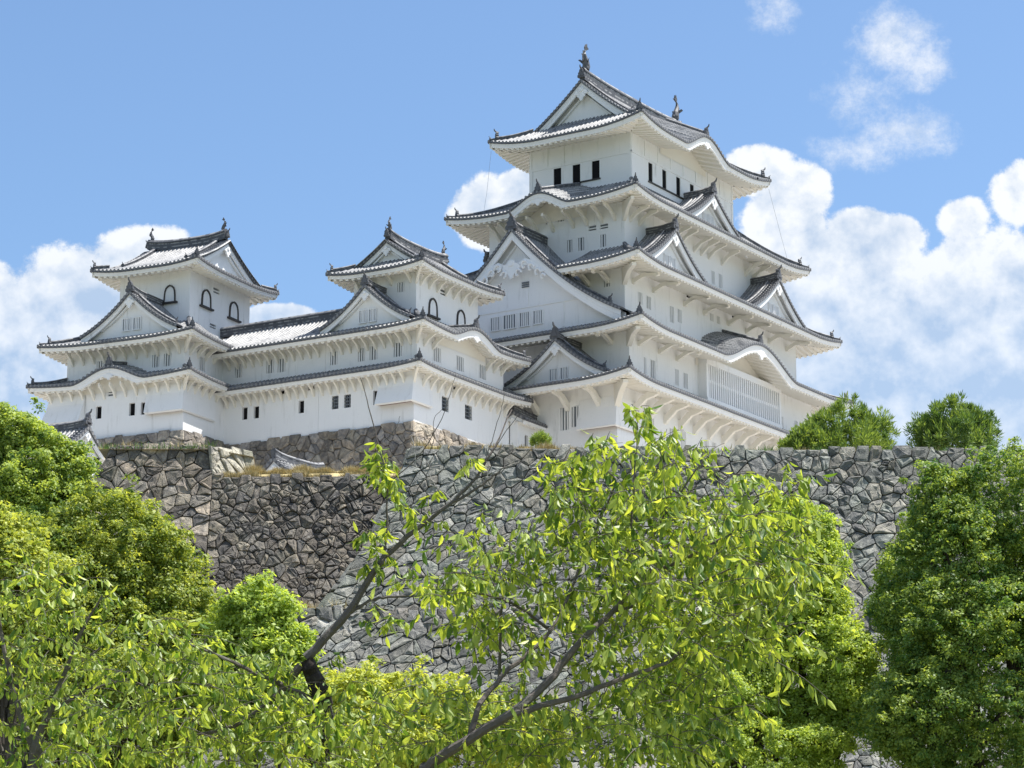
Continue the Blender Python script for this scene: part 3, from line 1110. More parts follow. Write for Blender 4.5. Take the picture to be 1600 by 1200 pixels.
# ---------------------------------------------------------------- great keep
def build_keep():
    k = thing('castle_keep', (0.19, -0.33, 0), 0, 'tallest white castle tower of five stacked grey tiled roofs, right of the smaller towers', 'castle tower')
    T5, T4, T3 = RECT(0, 0, 8.68, 4.92), RECT(0, 0, 12.48, 6.45), RECT(0, 0, 14.65, 7.69)
    T2, T1 = RECT(0, 0, 15.6, 8.6), (-17.8, 16.2, -8.75, 8.75)
    wall(k, T1, 40.0, 47.4, {'W': [(-4.06, 44.75, .75, 1.8, 'b'), (-5.0, 44.8, .6, 1.6, 'b'), (2.5, 44.8, .7, 1.6, 'b')],
                             'S': [(-12.7, 44.35, 1.0, 1.7, 'b'), (-9.4, 44.2, .8, 1.5, 'b'), (-7.6, 44.34, .85, 1.5, 'b'), (-3.83, 44.6, .75, .9, 'b'), (-2.5, 44.6, .75, .9, 'b'), (2.5, 44.6, .75, 1.3, 'b'), (4, 44.6, .75, 1.3, 'b'), (9, 44.6, .75, 1.3, 'b'), (10.5, 44.6, .75, 1.3, 'b')]})
    w2 = wall(k, T2, 47.6, 52.15, {'S': [(-13.22, 49.2, .42, 1.5, 'b'), (-12.0, 49.2, .8, 1.55, 'b'), (-8.2, 49.35, .62, 1.3, 'b'), (-6.8, 49.35, .75, 1.25, 'b'), (8.85, 49.0, .4, 1.2, 'b'), (9.75, 48.9, .75, 1.25, 'b'), (12.5, 49.0, .7, 1.25, 'b'), (13.6, 49.0, .7, 1.25, 'b')]})
    wall(k, T3, 52.7, 57.5, {'W': [(-6.07, 56.0, .55, .6, 'b')], 'S': [(-12.27, 55.05, .7, 1.0, 'b'), (-10.95, 55.0, .75, 1.05, 'b'), (-7.24, 54.85, .7, 1.35, 'b'), (-6.0, 55.0, .7, 1.1, 'b'), (-.6, 56.1, .66, .66, 'b'), (.55, 56.1, .66, .64, 'b'), (-4.37, 57.05, .8, .36, 'hole'), (3.38, 57.05, .78, .36, 'hole'), (8.0, 55.0, .7, 1.1, 'b'), (9.3, 55.0, .7, 1.1, 'b')]})
    wall(k, T4, 58.7, 63.75, {'W': [(.65, 62.9, .55, .85, 'b'), (-.5, 62.9, .55, .8, 'b'), (-1.31, 60.3, .5, 1.04, 'b'), (-2.4, 60.3, .55, 1.08, 'b'), (-4.46, 60.25, .52, 1.04, 'b'), (-3.46, 61.43, .72, .46, 'vent'), (-4.56, 61.4, .74, .44, 'vent')], 'S': [(2.06, 60.3, .62, 1.15, 'b'), (3.35, 60.3, .7, 1.2, 'b'), (-2.6, 60.3, .7, 1.15, 'b'), (10, 60.3, .7, 1.2, 'b')]})
    w5 = wall(k, T5, 65.3, 70.95, {'W': [(2.2, 67.75, .74, 1.55, 'slot'), (.35, 67.75, .74, 1.55, 'slot'), (-1.52, 67.75, .74, 1.55, 'slot')], 'S': [(-5.55, 67.76, .68, 1.65, 'slot'), (-3.25, 67.76, .68, 1.65, 'slot'), (-.9, 67.76, .68, 1.65, 'slot'), (1.45, 67.76, .68, 1.65, 'slot')]})
    for sd, zz in (('W', (68.62, 66.85)), ('S', (68.7, 66.85))):
        P, a0, a1 = frame(sd, T5)
        tb = MB()
        tb.box((a0 - .06, -.02, zz[0]), (a1 + .06, .06, zz[0] + .2), 0, fb(P))
        for x in np.linspace(a0 + .1, a1 - .1, 7 if sd == 'W' else 9):
            tb.box((x - .1, -.02, zz[0] + .2), (x + .1, .05, 70.4), 0, fb(P))
        for x in (a0 + .12, a1 - .12):
            tb.box((x - .14, -.02, 65.6), (x + .14, .055, 68.62), 0, fb(P))
        tb.build('wall_beam', M['plaster'], w5)
    skirt(k, T1, 2.8, 46.95, T2, 48.4, .5, fh=.34)
    k2 = [(1.3, 6.5, 2.05, .38)]
    skirt(k, T2, 2.8, 51.6, T3, 53.25, .5, kara={'S': k2}, fh=.32)
    kara_front(k, T2, 'S', 2.8, 51.6, k2, 1.15, .9)
    skirt(k, T3, 3.05, 57.0, T4, 59.5, .5, cuts={'W': [(-3.3, 5.4)]}, fh=.32)
    k4 = [(0.1, 3.1, 1.2, .33)]
    skirt(k, T4, 2.69, 63.2, T5, 66.2, .5, kara={'W': k4}, fh=.3)
    kara_front(k, T4, 'W', 2.69, 63.2, k4, .8, 3.8)
    k5 = [(-.1, 3.9, 1.5, .5)]
    hipgable(k, T5, 2.55, 70.45, 'X', 2.75, 75.9, .7, kara={'S': k5}, fh=.34, bw=.62, fish=1.0, wins=0, geg=.95, orn=.72)
    kara_front(k, T5, 'S', 2.55, 70.45, k5, .8)
    # gables
    dormer(k, T2, 'W', 1.0, 10.0, 60.85, 7.95, 2.0, -3.4, .9, 52.0, 0, .72, .42, 1.25, .6, 1.15, True)
    P, _, _ = frame('W', T2)
    gw = [o for o in k.children if o.name.startswith('gable_wall')][-1]
    for a, z, w, h in ((3.02, 53.5, .8, 1.05), (1.66, 53.5, 1.1, 1.1), (.25, 53.5, .85, 1.1), (-1.0, 53.5, .8, 1.05)):
        proud_window(gw, P, a, 1.1, z, w, h, 4)
    lv = MB()
    for q in range(3):
        lv.box((-.15, 1.08, 56.1 + q * .17), (.5, 1.2, 56.2 + q * .17), 0, fb(P))
    lv.build('louvre', M['shade'], gw)
    tb = MB()
    tb.box((-5.2, 1.08, 54.42), (6.5, 1.18, 54.54), 0, fb(P))
    tb.box((-.1, 1.08, 54.54), (.0, 1.16, 55.9), 0, fb(P))
    tb.box((-3.4, 1.08, 52.4), (-3.26, 1.16, 54.42), 0, fb(P))
    tb.build('gable_rail', M['plaster'], gw)
    dormer(k, T1, 'W', -4.1, 4.6, 50.8, 3.1, 1.5, -2.3, .7, 47.35, 2, .42, .42, .7, .4, .95)
    for sd in 'SN':
        for x in (-8.9, 9.0):
            dormer(k, T3, sd, x, 5.6, 61.35, 3.65, 1.5, -1.5, .75, 57.95, 2, .5, .42, .7, .45, .95)
    dormer(k, T4, 'S', .2, 5.9, 67.0, 3.4, 1.35, -1.7, .75, 64.1, 2, .5, .42, .7, .45, .95)
    # projecting lattice window under the wave gable
    P, _, _ = frame('S', T2)
    lw = MB()
    x0, x1 = -4.6, 8.15
    lw.box((x0, 0, 47.5), (x1, .62, 51.25), 0, fb(P))
    bk = lw.build('lattice_window', M['shade'], k)
    fr = MB()
    for (u0, u1, n0, n1, z0, z1) in ((x0 - .12, x1 + .12, -.02, .85, 47.4, 48.35), (x0 - .12, x1 + .12, -.02, .84, 51.1, 51.6), (x0 - .14, x0 + .22, -.02, .8, 48.35, 51.1), (x1 - .22, x1 + .14, -.02, .8, 48.35, 51.1), (x0 + .22, x1 - .22, .6, .7, 49.66, 49.9)):
        fr.box((u0, n0, z0), (u1, n1, z1), 0, fb(P))
    fr.build('lattice_frame', M['plaster'], bk)
    br = MB()
    for x in np.linspace(x0 + .45, x1 - .45, 34):
        br.box((x - .085, .63, 48.35), (x + .085, .77, 51.1), 0, fb(P))
    br.build('lattice_bars', M['plaster'], bk)
    # struts below the eaves
    bracket_row(k, T1, 'S', list(np.arange(-15.2, 15.5, 2.35)), 2.8, 47.0, 'knee', 1.9, .34)
    bracket_row(k, T1, 'W', [-7.2, -4.4, -1.6, 1.2, 4.0, 6.8], 2.8, 47.0, 'knee', 1.7, .34)
    corner_bracket(k, T1, 'W', 'S', 2.8, 47.0, 1.9, .4)
    bracket_row(k, T2, 'S', [-14.2, -11.0, -8.2], 2.8, 51.65, 'knee', 1.0, .3)
    bracket_row(k, T2, 'W', [-7.0, -4.0], 2.8, 51.65, 'knee', 1.0, .3)
    corner_bracket(k, T2, 'W', 'S', 2.8, 51.65, 1.3, .36)
    bracket_row(k, T3, 'S', [-13.4, -10.2, -5.2, -1.9, 2.2, 5.4, 9.5, 12.8], 3.05, 57.05, 'knee', 1.1, .28)
    bracket_row(k, T3, 'W', [-6.2, -4.4], 3.05, 57.05, 'knee', 1.1, .28)
    corner_bracket(k, T3, 'W', 'S', 3.05, 57.05, 1.4, .36)
    bracket_row(k, T4, 'S', [-11.6, -10.2, -4.8, -3.6, -1.2, .0, 1.3, 3.6, 7.8, 9.2], 2.69, 63.2, 'thin', 1.5, .2)
    bracket_row(k, T4, 'W', [-5.6, -4.4, -3.0, -1.7, .2, 1.7, 4.4, 5.4], 2.69, 63.2, 'thin', 1.5, .2)
    corner_bracket(k, T4, 'W', 'S', 2.69, 63.2, 1.6, .26)
    stone_drop(k, T1, 46.0, 43.6, 3.3, 3.6, .7)
    for (p, q) in (((-11.1, 7.2, 70.3), (-12.9, 7.0, 62.9)), ((11.0, -7.3, 70.3), (13.4, -8.0, 63.3))):
        cb = MB()
        cb.tube([p, (np.array(p) + np.array(q)) / 2 + np.array([.1, 0, -.2]), q],   .013, 4)
        cb.build('lightning_cable', M['wire'], k)
    bmb = MB()
    for i in range(2):
        pass
    return k


# ---------------------------------------------------------------- west tower
WR = math.radians(2.34)


def build_west():
    k = thing('small_castle_tower', (-27.75, 2.46, 0), WR, 'white three storey tower between the long corridor and the tallest tower', 'castle tower', 'small castle towers')
    W1, W2, W3 = RECT(0, 0, 6.69, 4.18), RECT(0, 0, 6.1, 4.02), RECT(0, 0, 4.35, 2.78)
    wall(k, W1, 40.5, 46.1, {'W': [(2.71, 43.95, .6, 1.0, 'grid'), (1.62, 43.93, .6, 1.0, 'grid'), (-.9, 43.9, .5, 1.05, 'dark')],
                             'S': [(-2.45, 43.85, .95, 1.1, 'grid'), (.8, 43.85, 1.0, 1.1, 'grid'), (-.95, 45.35, .8, .32, 'hole')]})
    wall(k, W2, 46.3, 49.3, {'W': [(3.3, 47.5, .65, 1.03, 'b'), (.83, 47.46, .62, 1.03, 'b'), (-.23, 47.45, .68, 1.05, 'b'), (-2.36, 47.43, .7, 1.05, 'b')],
                             'S': [(-3.4, 47.42, 1.0, 1.09, 'b'), (-.19, 47.4, 1.05, 1.1, 'b'), (3.04, 47.43, 1.05, 1.08, 'b'), (-.4, 49.0, 1.0, .26, 'hole'), (1.35, 49.05, 1.0, .26, 'hole')]})
    w3 = wall(k, W3, 49.8, 54.3, {'W': [(-1.41, 52.7, .62, .76, 'b')], 'S': [(-.6, 52.94, .85, .5, 'vent')]})
    katou(w3, W3, 'S', -2.1, 51.5, 1.2, 1.4)
    katou(w3, W3, 'S', 1.85, 51.5, 1.2, 1.4)
    skirt(k, W1, 1.37, 45.75, W2, 46.5, .25, sides='SWE', noup=('NW', 'NE'), hips=('SW', 'SE'), cuts={'W': [(4.0, 99)]}, fh=.24, orn=.52)
    kk = [(-.2, 3.5, .98, .1)]
    skirt(k, W2, 1.64, 48.85, W3, 50.5, .28, kara={'S': kk}, sides='SWE', noup=('NW', 'NE'), hips=('SW', 'SE'), cuts={'W': [(4.0, 99)]}, fh=.24, orn=.52)
    kara_front(k, W2, 'S', 1.64, 48.85, kk, .6)
    dormer(k, W2, 'W', 0.05, 3.95, 52.45, 2.85, .9, -1.9, .55, 49.55, 2, .36, .42, .6, .36, .8, desc=True)
    hipgable(k, W3, 1.54, 53.9, 'X', 1.6, 56.55, .3, fh=.24, bw=.36, fish=.45, geg=.6, orn=.5, depth=.5)
    bracket_row(k, W1, 'W', list(np.arange(-3.4, 4.1, .72)), 1.37, 45.7, 'thin', 1.15, .14)
    bracket_row(k, W1, 'S', list(np.arange(-5.6, 6.6, 1.05)), 1.37, 45.7, 'thin', 1.2, .16)
    bracket_row(k, W2, 'W', list(np.arange(-3.5, 4.0, .75)), 1.64, 48.8, 'thin', 1.15, .14)
    bracket_row(k, W2, 'S', [-5.2, -4.0, 3.6, 4.6, 5.7], 1.64, 48.8, 'thin', 1.15, .15)
    bracket_row(k, W3, 'W', [-2.3, -.6, 1.2, 2.3], 1.54, 53.9, 'thin', 1.0, .14)
    bracket_row(k, W3, 'S', list(np.arange(-3.8, 4.2, 1.15)), 1.54, 53.9, 'thin', 1.15, .14)
    for W, o, z in ((W1, 1.37, 45.7), (W2, 1.64, 48.8), (W3, 1.54, 53.9)):
        corner_bracket(k, W, 'W', 'S', o, z, 1.1, .18)
    stone_drop(k, W1, 45.2, 43.2, 3.0, 2.2, .75)
    return k


# ---------------------------------------------------------------- corridor between the two small towers
def slope_roof(k, W, side, o, ze, zr, D, a0, a1, fh=.24, row=None):
    P, _, _ = frame(side, W)
    mt, me_, mf, ms = MB(), MB(), MB(), MB()
    W2 = None
    ez = Edge(ze, a0, a1, 0, 0, [], (False, False))
    roof_patch(mt, me_, P, a0, a1, o, D, lambda a: np.full_like(a, D), ez, zr - ze)
    eave_under(mf, ms, P, a0, a1, o, ez, lambda a: np.zeros_like(np.asarray(a, float)), [], fh, mitre=(False, False))
    r = mt.build('roof', M['tile'], k)
    me_.build('eave_tiles', [M['dark_tile'], M['disc']], r)
    mf.build('fascia', M['plaster'], r)
    ms.build('rafters', M['soffit'], r)
    return r


def build_corridor():
    k = thing('corridor_building', (-27.75, 2.46, 0), WR, 'long white two storey corridor between the leftmost tower and the middle tower', 'castle corridor')
    C1, C2 = (-6.69, -.3, 4.2, 14.6), (-6.1, -.3, 4.04, 14.6)
    wall(k, C1, 40.5, 46.1, {'W': [(10.92, 44.06, .5, .95, 'dark'), (9.85, 44.03, .5, .93, 'dark'), (5.74, 43.97, .5, .95, 'dark'), (7.6, 45.3, .6, .3, 'hole'), (4.9, 45.3, .6, .3, 'hole')]})
    wall(k, C2, 46.3, 49.3, {'W': [(12.05, 47.6, .66, 1.05, 'b'), (9.11, 47.59, .66, 1.05, 'b'), (8.05, 47.55, .7, 1.06, 'b')]})
    slope_roof(k, C1, 'W', 1.37, 45.75, 46.5, 1.37 + .6, 4.0, 13.6)
    slope_roof(k, C2, 'W', 1.64, 48.85, 51.5, 1.64 + 2.9, 4.0, 14.6)
    slope_roof(k, C2, 'E', 1.64, 48.85, 51.5, 1.64 + 2.9, 4.0, 14.6)
    ridge_bar('main_ridge', [(-3.2, y, 51.5) for y in np.linspace(2.5, 17.0, 8)], .45, .62, k)
    bracket_row(k, C1, 'W', list(np.arange(4.6, 13.2, .72)), 1.37, 45.7, 'thin', 1.1, .14)
    bracket_row(k, C2, 'W', list(np.arange(4.6, 13.4, .75)), 1.64, 48.8, 'thin', 1.1, .14)
    return k


# ---------------------------------------------------------------- north-west tower (left)
IR = math.radians(7.65)


def build_inui():
    k = thing('small_castle_tower', (-32.35, 21.37, 0), IR, 'leftmost white three storey tower with black bell shaped windows in its top storey', 'castle tower', 'small castle towers')
    I1, I2, I3 = (-9.0, 8.5, -5.9, 6.0), RECT(0, 0, 8.0, 5.27), RECT(0, 0, 4.38, 3.19)
    wall(k, I1, 40.5, 46.3, {'W': [(1.56, 43.95, .5, .95, 'dark'), (-1.4, 43.91, .52, .96, 'dark'), (-2.42, 43.88, .5, .93, 'dark'), (.5, 45.3, .58, .5, 'vent')]})
    wall(k, I2, 46.5, 49.6, {'W': [(-2.69, 47.7, .62, 1.0, 'b'), (-3.73, 47.68, .64, 1.0, 'b'), (2.27, 47.8, .65, .8, 'b')], 'S': [(-5.61, 47.73, .8, 1.06, 'b')]})
    w3 = wall(k, I3, 50.2, 56.2, {'S': [(-.6, 54.85, .9, .5, 'vent'), (-.97, 51.93, .9, .38, 'vent')]})
    katou(w3, I3, 'W', -1.41, 53.95, 1.05, 1.35)
    katou(w3, I3, 'S', -2.1, 53.93, 1.35, 1.4)
    katou(w3, I3, 'S', 1.95, 53.94, 1.35, 1.4)
    k1 = [(0, 3.35, 1.05, .2)]
    skirt(k, I1, 1.32, 46.0, I2, 46.85, .28, kara={'W': k1}, sides='SWN', noup=('SE', 'NE'), hips=('SW', 'NW'), cuts={'S': [(-3.0, 99)]}, fh=.24, orn=.52)
    kara_front(k, I1, 'W', 1.32, 46.0, k1, .6)
    skirt(k, I2, 1.67, 49.2, I3, 51.6, .3, sides='SWN', noup=('SE', 'NE'), hips=('SW', 'NW'), cuts={'S': [(-3.2, 99)]}, fh=.24, orn=.52)
    # tile slope east of the valley, out of the wind of the corridor roof
    dormer(k, I2, 'W', -.65, 4.25, 53.1, 3.05, .8, -3.7, .55, 50.0, 2, .38, .42, .65, .38, .8)
    hipgable(k, I3, 1.69, 55.8, 'Y', 1.05, 59.0, .35, fh=.26, bw=.4, fish=.45, geg=.65, orn=.5, depth=.5)
    bracket_row(k, I1, 'W', list(np.arange(-5.6, 6.0, .95)), 1.32, 46.0, 'thin', 1.1, .14)
    bracket_row(k, I1, 'S', [-8.6, -7.6, -6.6, -5.6, -4.6], 1.32, 46.0, 'thin', 1.1, .14)
    bracket_row(k, I2, 'W', list(np.arange(-4.8, 5.2, .95)), 1.67, 49.15, 'thin', 1.15, .14)
    bracket_row(k, I2, 'S', [-7.4, -6.3, -5.2, -4.1], 1.67, 49.15, 'thin', 1.15, .14)
    for W, o, z in ((I1, 1.32, 46.0), (I2, 1.67, 49.15)):
        corner_bracket(k, W, 'W', 'S', o, z, 1.1, .18)
    stone_drop(k, I1, 45.5, 43.4, 3.2, 4.2, .5, outs=.2)
    stone_drop(k, I1, 45.5, 43.3, 3.2, 2.5, .75, 'W', 'N')
    return k


# ---------------------------------------------------------------- small roofs
def gable_house(name, loc, rot, W, axis, ze, zr, o, verge, z0, label, cat, orn=.5, holes={}, group=None):
    k = thing(name, loc, rot, label, cat, group)
    wall(k, W, z0, ze + .1, holes)
    x0, x1, y0, y1 = W
    ax = axis == 'X'
    longs, shorts = ('SN', 'WE') if ax else ('WE', 'SN')
    for sd in longs:
        P, a0, a1 = frame(sd, W)
        D = o + ((y1 - y0) if ax else (x1 - x0)) / 2
        r = slope_roof(k, W, sd, o, ze, zr, D, a0 - verge, a1 + verge, .18)
    for sd in shorts:
        P, a0, a1 = frame(sd, W)
        mid = (a0 + a1) / 2
        gable_front(k, r, P, mid, zr, D - .02, zr - ze, verge, .4, ze - .1, .28, 0, .28 * (zr - ze) / max(zr - ze, .1), .42, False)
    e0, e1 = (x0 - verge, x1 + verge) if ax else (y0 - verge, y1 + verge)
    m = ((y0 + y1) if ax else (x0 + x1)) / 2
    s = np.linspace(e0, e1, 9)
    z = zr + .2 * np.abs(np.linspace(-1, 1, 9)) ** 4
    pts = np.stack([s, np.full(9, m), z], -1) if ax else np.stack([np.full(9, m), s, z], -1)
    ridge_bar('main_ridge', pts, .34, .42, k)
    for p, sg in ((pts[0], -1), (pts[-1], 1)):
        ornament(k, p + np.array([0, 0, .05]), (sg, 0) if ax else (0, sg), orn)
    return k


build_keep()
build_west()
build_corridor()
build_inui()
p = site(-28.55, 171.0, 0)
gate = gable_house('gatehouse', p, IR, (-1.7, 1.7, .5, 9.5), 'Y', 37.25, 38.95, .75, .5, 30.5, 'small tiled gatehouse with one white gable, half behind the trees at far left', 'gatehouse', .8)
skirt(gate, (-2.2, 2.2, -1.2, 9.5), .9, 34.6, (-1.7, 1.7, .5, 9.5), 35.7, .1, fh=.18, sides='SW', hips=('SW',), noup=('NW', 'SE', 'NE'), orn=.5)
wall(gate, (-2.2, 2.2, -1.2, 9.5), 30.5, 34.7, sides='SW')
p = site(-14.75, 156.6, 0)
gable_house('gatehouse', p, WR, (.35, 5.0, -.75, .75), 'X', 32.95, 33.85, .4, .3, 30.4, 'tiny white gabled roof peeping over the grassy gap in the stone wall', 'gatehouse', .4)
# low roofed wall joining middle tower and keep
gable_house('roofed_wall', (-27.75, 2.46, 0), WR, (6.72, 16.0, -4.95, -4.25), 'X', 44.35, 44.95, .75, .25, 40.4, 'low white wall with narrow tiled roof joining the middle tower to the tallest tower', 'roofed wall', .5,
            {'S': [(8.0, 42.9, .5, .9, 'dark'), (9.6, 42.9, .5, .9, 'dark')]})
#SECTION3
# ---------------------------------------------------------------- stone walls
def clip_poly(poly, px, py, nx, ny):
    out = []
    n = len(poly)
    for i in range(n):
        a, b = poly[i], poly[(i + 1) % n]
        da = (a[0] - px) * nx + (a[1] - py) * ny
        db = (b[0] - px) * nx + (b[1] - py) * ny
        if da <= 0: out.append(a)
        if (da < 0) != (db < 0) and da != db:
            t = da / (da - db)
            out.append((a[0] + (b[0] - a[0]) * t, a[1] + (b[1] - a[1]) * t))
    return out


def batter(h, k=1.0):
    return k * (.33 * h + .014 * h * h)


def stone_face(mb, F, L, H, w, hg, seed, pal, lift=.115, topj=.16, corner=(False, False), grow=1.0):
    """fitted rubble: every stone a raised, tilted, rounded block; F(x, h, out) -> point"""
    rnd = random.Random(seed)
    nr = max(2, int(H / hg))
    nc = max(2, int(L / w))
    pts = {}
    for r in range(nr):
        off = rnd.uniform(0, 1)
        for c in range(nc):
            if rnd.random() < .28 and 0 < r < nr - 1 and not (corner[0] and c == 0) and not (corner[1] and c == nc - 1): continue
            x = (c + .5 + (off - .5) * .5 + rnd.uniform(-.42, .42)) * L / nc
            h = (r + .5 + rnd.uniform(-.42, .42)) * H / nr
            if corner[0] and c == 0: x, h = (.55 + .25 * (r % 2)) * L / nc, (r + .5) * H / nr
            if corner[1] and c == nc - 1: x, h = L - (.55 + .25 * (r % 2)) * L / nc, (r + .5) * H / nr
            pts[(r, c)] = (x, h)
    g = .007
    seeds = list(pts.values())
    for (r, c), (x, h) in list(pts.items()):          # small filler stones between the big ones
        if rnd.random() < .55 and 0 < r < nr - 1 and 0 < c < nc - 1:
            seeds.append((x + rnd.uniform(.35, .6) * L / nc * rnd.choice((-1, 1)), h + rnd.uniform(.3, .55) * H / nr))
    bx, by = L / nc, H / nr
    bk = {}
    for i, (x, h) in enumerate(seeds):
        bk.setdefault((int(x / bx), int(h / by)), []).append(i)
    for i0, (x, h) in enumerate(seeds):
        g = rnd.choice((.003, .005, .008, .016))
        poly = [(max(0, x - 2.2 * bx), max(0, h - 2.5 * by)), (min(L, x + 2.2 * bx), max(0, h - 2.5 * by)), (min(L, x + 2.2 * bx), min(H, h + 2.5 * by)), (max(0, x - 2.2 * bx), min(H, h + 2.5 * by))]
        cx, cy = int(x / bx), int(h / by)
        for dr in (-2, -1, 0, 1, 2):
            for dc in (-2, -1, 0, 1, 2):
                for j in bk.get((cx + dc, cy + dr), ()):
                    if j == i0: continue
                    q = seeds[j]
                    dx, dy = q[0] - x, q[1] - h
                    d = math.hypot(dx, dy) + 1e-9
                    poly = clip_poly(poly, x + dx / 2 - dx / d * g, h + dy / 2 - dy / d * g, dx / d, dy / d)
                    if len(poly) < 3: break
                if len(poly) < 3: break
            if len(poly) < 3: break
        if len(poly) < 3: continue
        # chop some corners so stones are not all crystal-sharp
        A = np.array(poly)
        nx = np.roll(A, -1, 0)
        m = len(A)
        B = np.empty((2 * m, 2))
        cf = rnd.uniform(.04, .13)
        B[0::2] = A + (nx - A) * cf
        B[1::2] = A + (nx - A) * (1 - cf)
        tj = rnd.uniform(-topj, topj)
        B[:, 1] = np.where(B[:, 1] < .03, B[:, 1] - tj * (1.6 if tj > 0 else .6), B[:, 1])
        ce = B.mean(0)
        gx, gy = rnd.gauss(0, .13), rnd.gauss(0, .13)
        lf = lift * rnd.uniform(.45, 1.5)
        base = np.array(pal[rnd.randrange(len(pal))]) * rnd.uniform(.68, 1.4)
        rings = []
        for sc, dp, tl in ((1.0, -.08, 0), (.985, lf * .25, .5), (.93, lf * .75, .85), (.6, lf * 1.05, 1)):
            R = ce + (B - ce) * sc
            dep = dp + tl * ((R[:, 0] - ce[0]) * gx + (R[:, 1] - ce[1]) * gy)
            if sc < .9: dep = dep + np.array([rnd.gauss(0, .03) for _ in range(len(R))])
            rings.append(F(R[:, 0], R[:, 1], dep))
        Rg = np.stack(rings)
        Rg = np.concatenate([Rg, Rg[:, :1]], 1)
        mb.grid(Rg, None, 0, base)
        cpt = F(np.array([ce[0] + rnd.uniform(-.1, .1)]), np.array([ce[1] + rnd.uniform(-.08, .08)]), np.array([lf * 1.05 + rnd.gauss(.0, .05)]))
        capg = np.stack([rings[-1], np.repeat(cpt, len(B), 0)])
        mb.grid(np.concatenate([capg, capg[:, :1]], 1), None, 0, base)
    xs, hs = np.linspace(0, L, 12), np.linspace(0.12, H, 8)
    Xg, Hg = np.meshgrid(xs, hs, indexing='ij')
    mb.grid(F(Xg.ravel(), Hg.ravel(), np.full(Xg.size, -.13)).reshape(12, 8, 3), None, 1, (.1, .1, .1))


def face_map(P0, dirx, out, L, ztop, bf, kl=0, kr=0):
    dirx, out = np.asarray(dirx, float), np.asarray(out, float)
    dirx = dirx / np.linalg.norm(dirx)
    out = out / np.linalg.norm(out)
    def F(x, h, dep):
        b = bf(h)
        xs = -kl * b + x / L * (L + (kl + kr) * b)
        return P0[None] + dirx[None] * xs[:, None] + out[None] * (b + dep)[:, None] + UZ[None] * (ztop - h + .3 * dep * 0)[:, None]
    return F


def site2(s, d):
    return site(s, d, 0.0)


def wall_run(mb, s0, d0, s1, d1, ztop, H, w, hg, seed, pal, bf=batter, kl=0, kr=0, flip=False, **kw):
    """stone face between two plan points given in the viewing frame"""
    A, B = site2(s0, d0), site2(s1, d1)
    dx = B - A
    L = float(np.linalg.norm(dx))
    dx = dx / L
    out = np.array([dx[1], -dx[0], 0])
    if flip: out = -out
    stone_face(mb, face_map(A, dx, out, L, ztop, bf, kl, kr), L, H, w, hg, seed, pal, **kw)


PAL_BIG = [(.27, .275, .25), (.235, .245, .23), (.305, .305, .28), (.25, .265, .24), (.225, .225, .215), (.28, .27, .235)]
PAL_MID = [(.20, .18, .155), (.155, .142, .128), (.25, .225, .185), (.13, .125, .12), (.22, .205, .18)]
PAL_BAS = [(.36, .31, .25), (.30, .265, .225), (.40, .36, .30), (.26, .235, .21), (.33, .30, .27)]
PAL_COR = [(.40, .38, .32), (.36, .34, .29)]

t = thing('stone_wall', site2(10, 140), 0, 'long grey dry stone rampart with a sloping left corner, running below the tallest tower', 'stone wall')
org = np.array(t.location)


def at_parent(mb, name, mats, par, rotz=0):
    """meshes laid out in world space, hung on a thing without moving"""
    o = mb.build(name, mats, par)
    o.matrix_parent_inverse = par.matrix_basis.inverted() if False else (Matrix.Translation(par.location) @ Matrix.Rotation(par.rotation_euler[2], 4, 'Z')).inverted()
    return o


ST = [M['stone'], M['mortar']]
mb = MB()
wall_run(mb, -5.6, 140, 46, 140.9, 31.0, 21, .74, .55, 11, PAL_BIG, kl=1, corner=(True, False))
at_parent(mb, 'front_face', ST, t)
mb = MB()
wall_run(mb, -5.6, 150, -5.6, 140, 31.0, 14, 1.1, .85, 12, PAL_BIG, kr=1, corner=(False, True))
at_parent(mb, 'side_face', ST, t)

t = thing('stone_wall', site2(-11, 147), 0, 'darker brown grey rampart of small stones with dry grass along its top', 'stone wall')
mb = MB()
wall_run(mb, -17.3, 147, -3.5, 147.2, 30.8, 9.6, .56, .45, 21, PAL_MID)
at_parent(mb, 'front_face', ST, t)

t = thing('stone_wall', site2(-20, 147), 0, 'raised end of the left rampart with pale corner stones', 'stone wall')
mb = MB()
bb = lambda h: batter(h) - batter(1.95)
wall_run(mb, -24.0, 147, -17.3, 147.0, 32.75, 11.5, .82, .62, 31, PAL_MID + PAL_BAS[:2], bf=bb, kl=1)
at_parent(mb, 'front_face', ST, t)
mb = MB()
wall_run(mb, -17.3, 147, -15.0, 149.6, 32.7, 2.6, .8, .62, 32, PAL_COR, bf=lambda h: .18 * h - .4)
at_parent(mb, 'side_face', ST, t)
mb = MB()
mb.poly([site(*p) for p in ((-24, 147.3, 32.45), (-17.3, 147.3, 32.45), (-15.2, 149.5, 32.45), (-15.5, 156, 32.3), (-24, 156, 32.3))], 0)
at_parent(mb, 'wall_top', [M['soil']], t)

PAL_LOW = [(.34, .335, .31), (.27, .265, .25), (.40, .395, .37), (.22, .215, .21), (.30, .28, .25)]
t = thing('stone_wall', site2(-6, 136), 0, 'low rough stone wall under the grassy ledge, mostly behind trees', 'stone wall')
mb = MB()
wall_run(mb, -24, 135.3, 34, 135.6, 21.4, 11.5, .8, .62, 41, PAL_LOW, lift=.2)
at_parent(mb, 'front_face', ST, t)

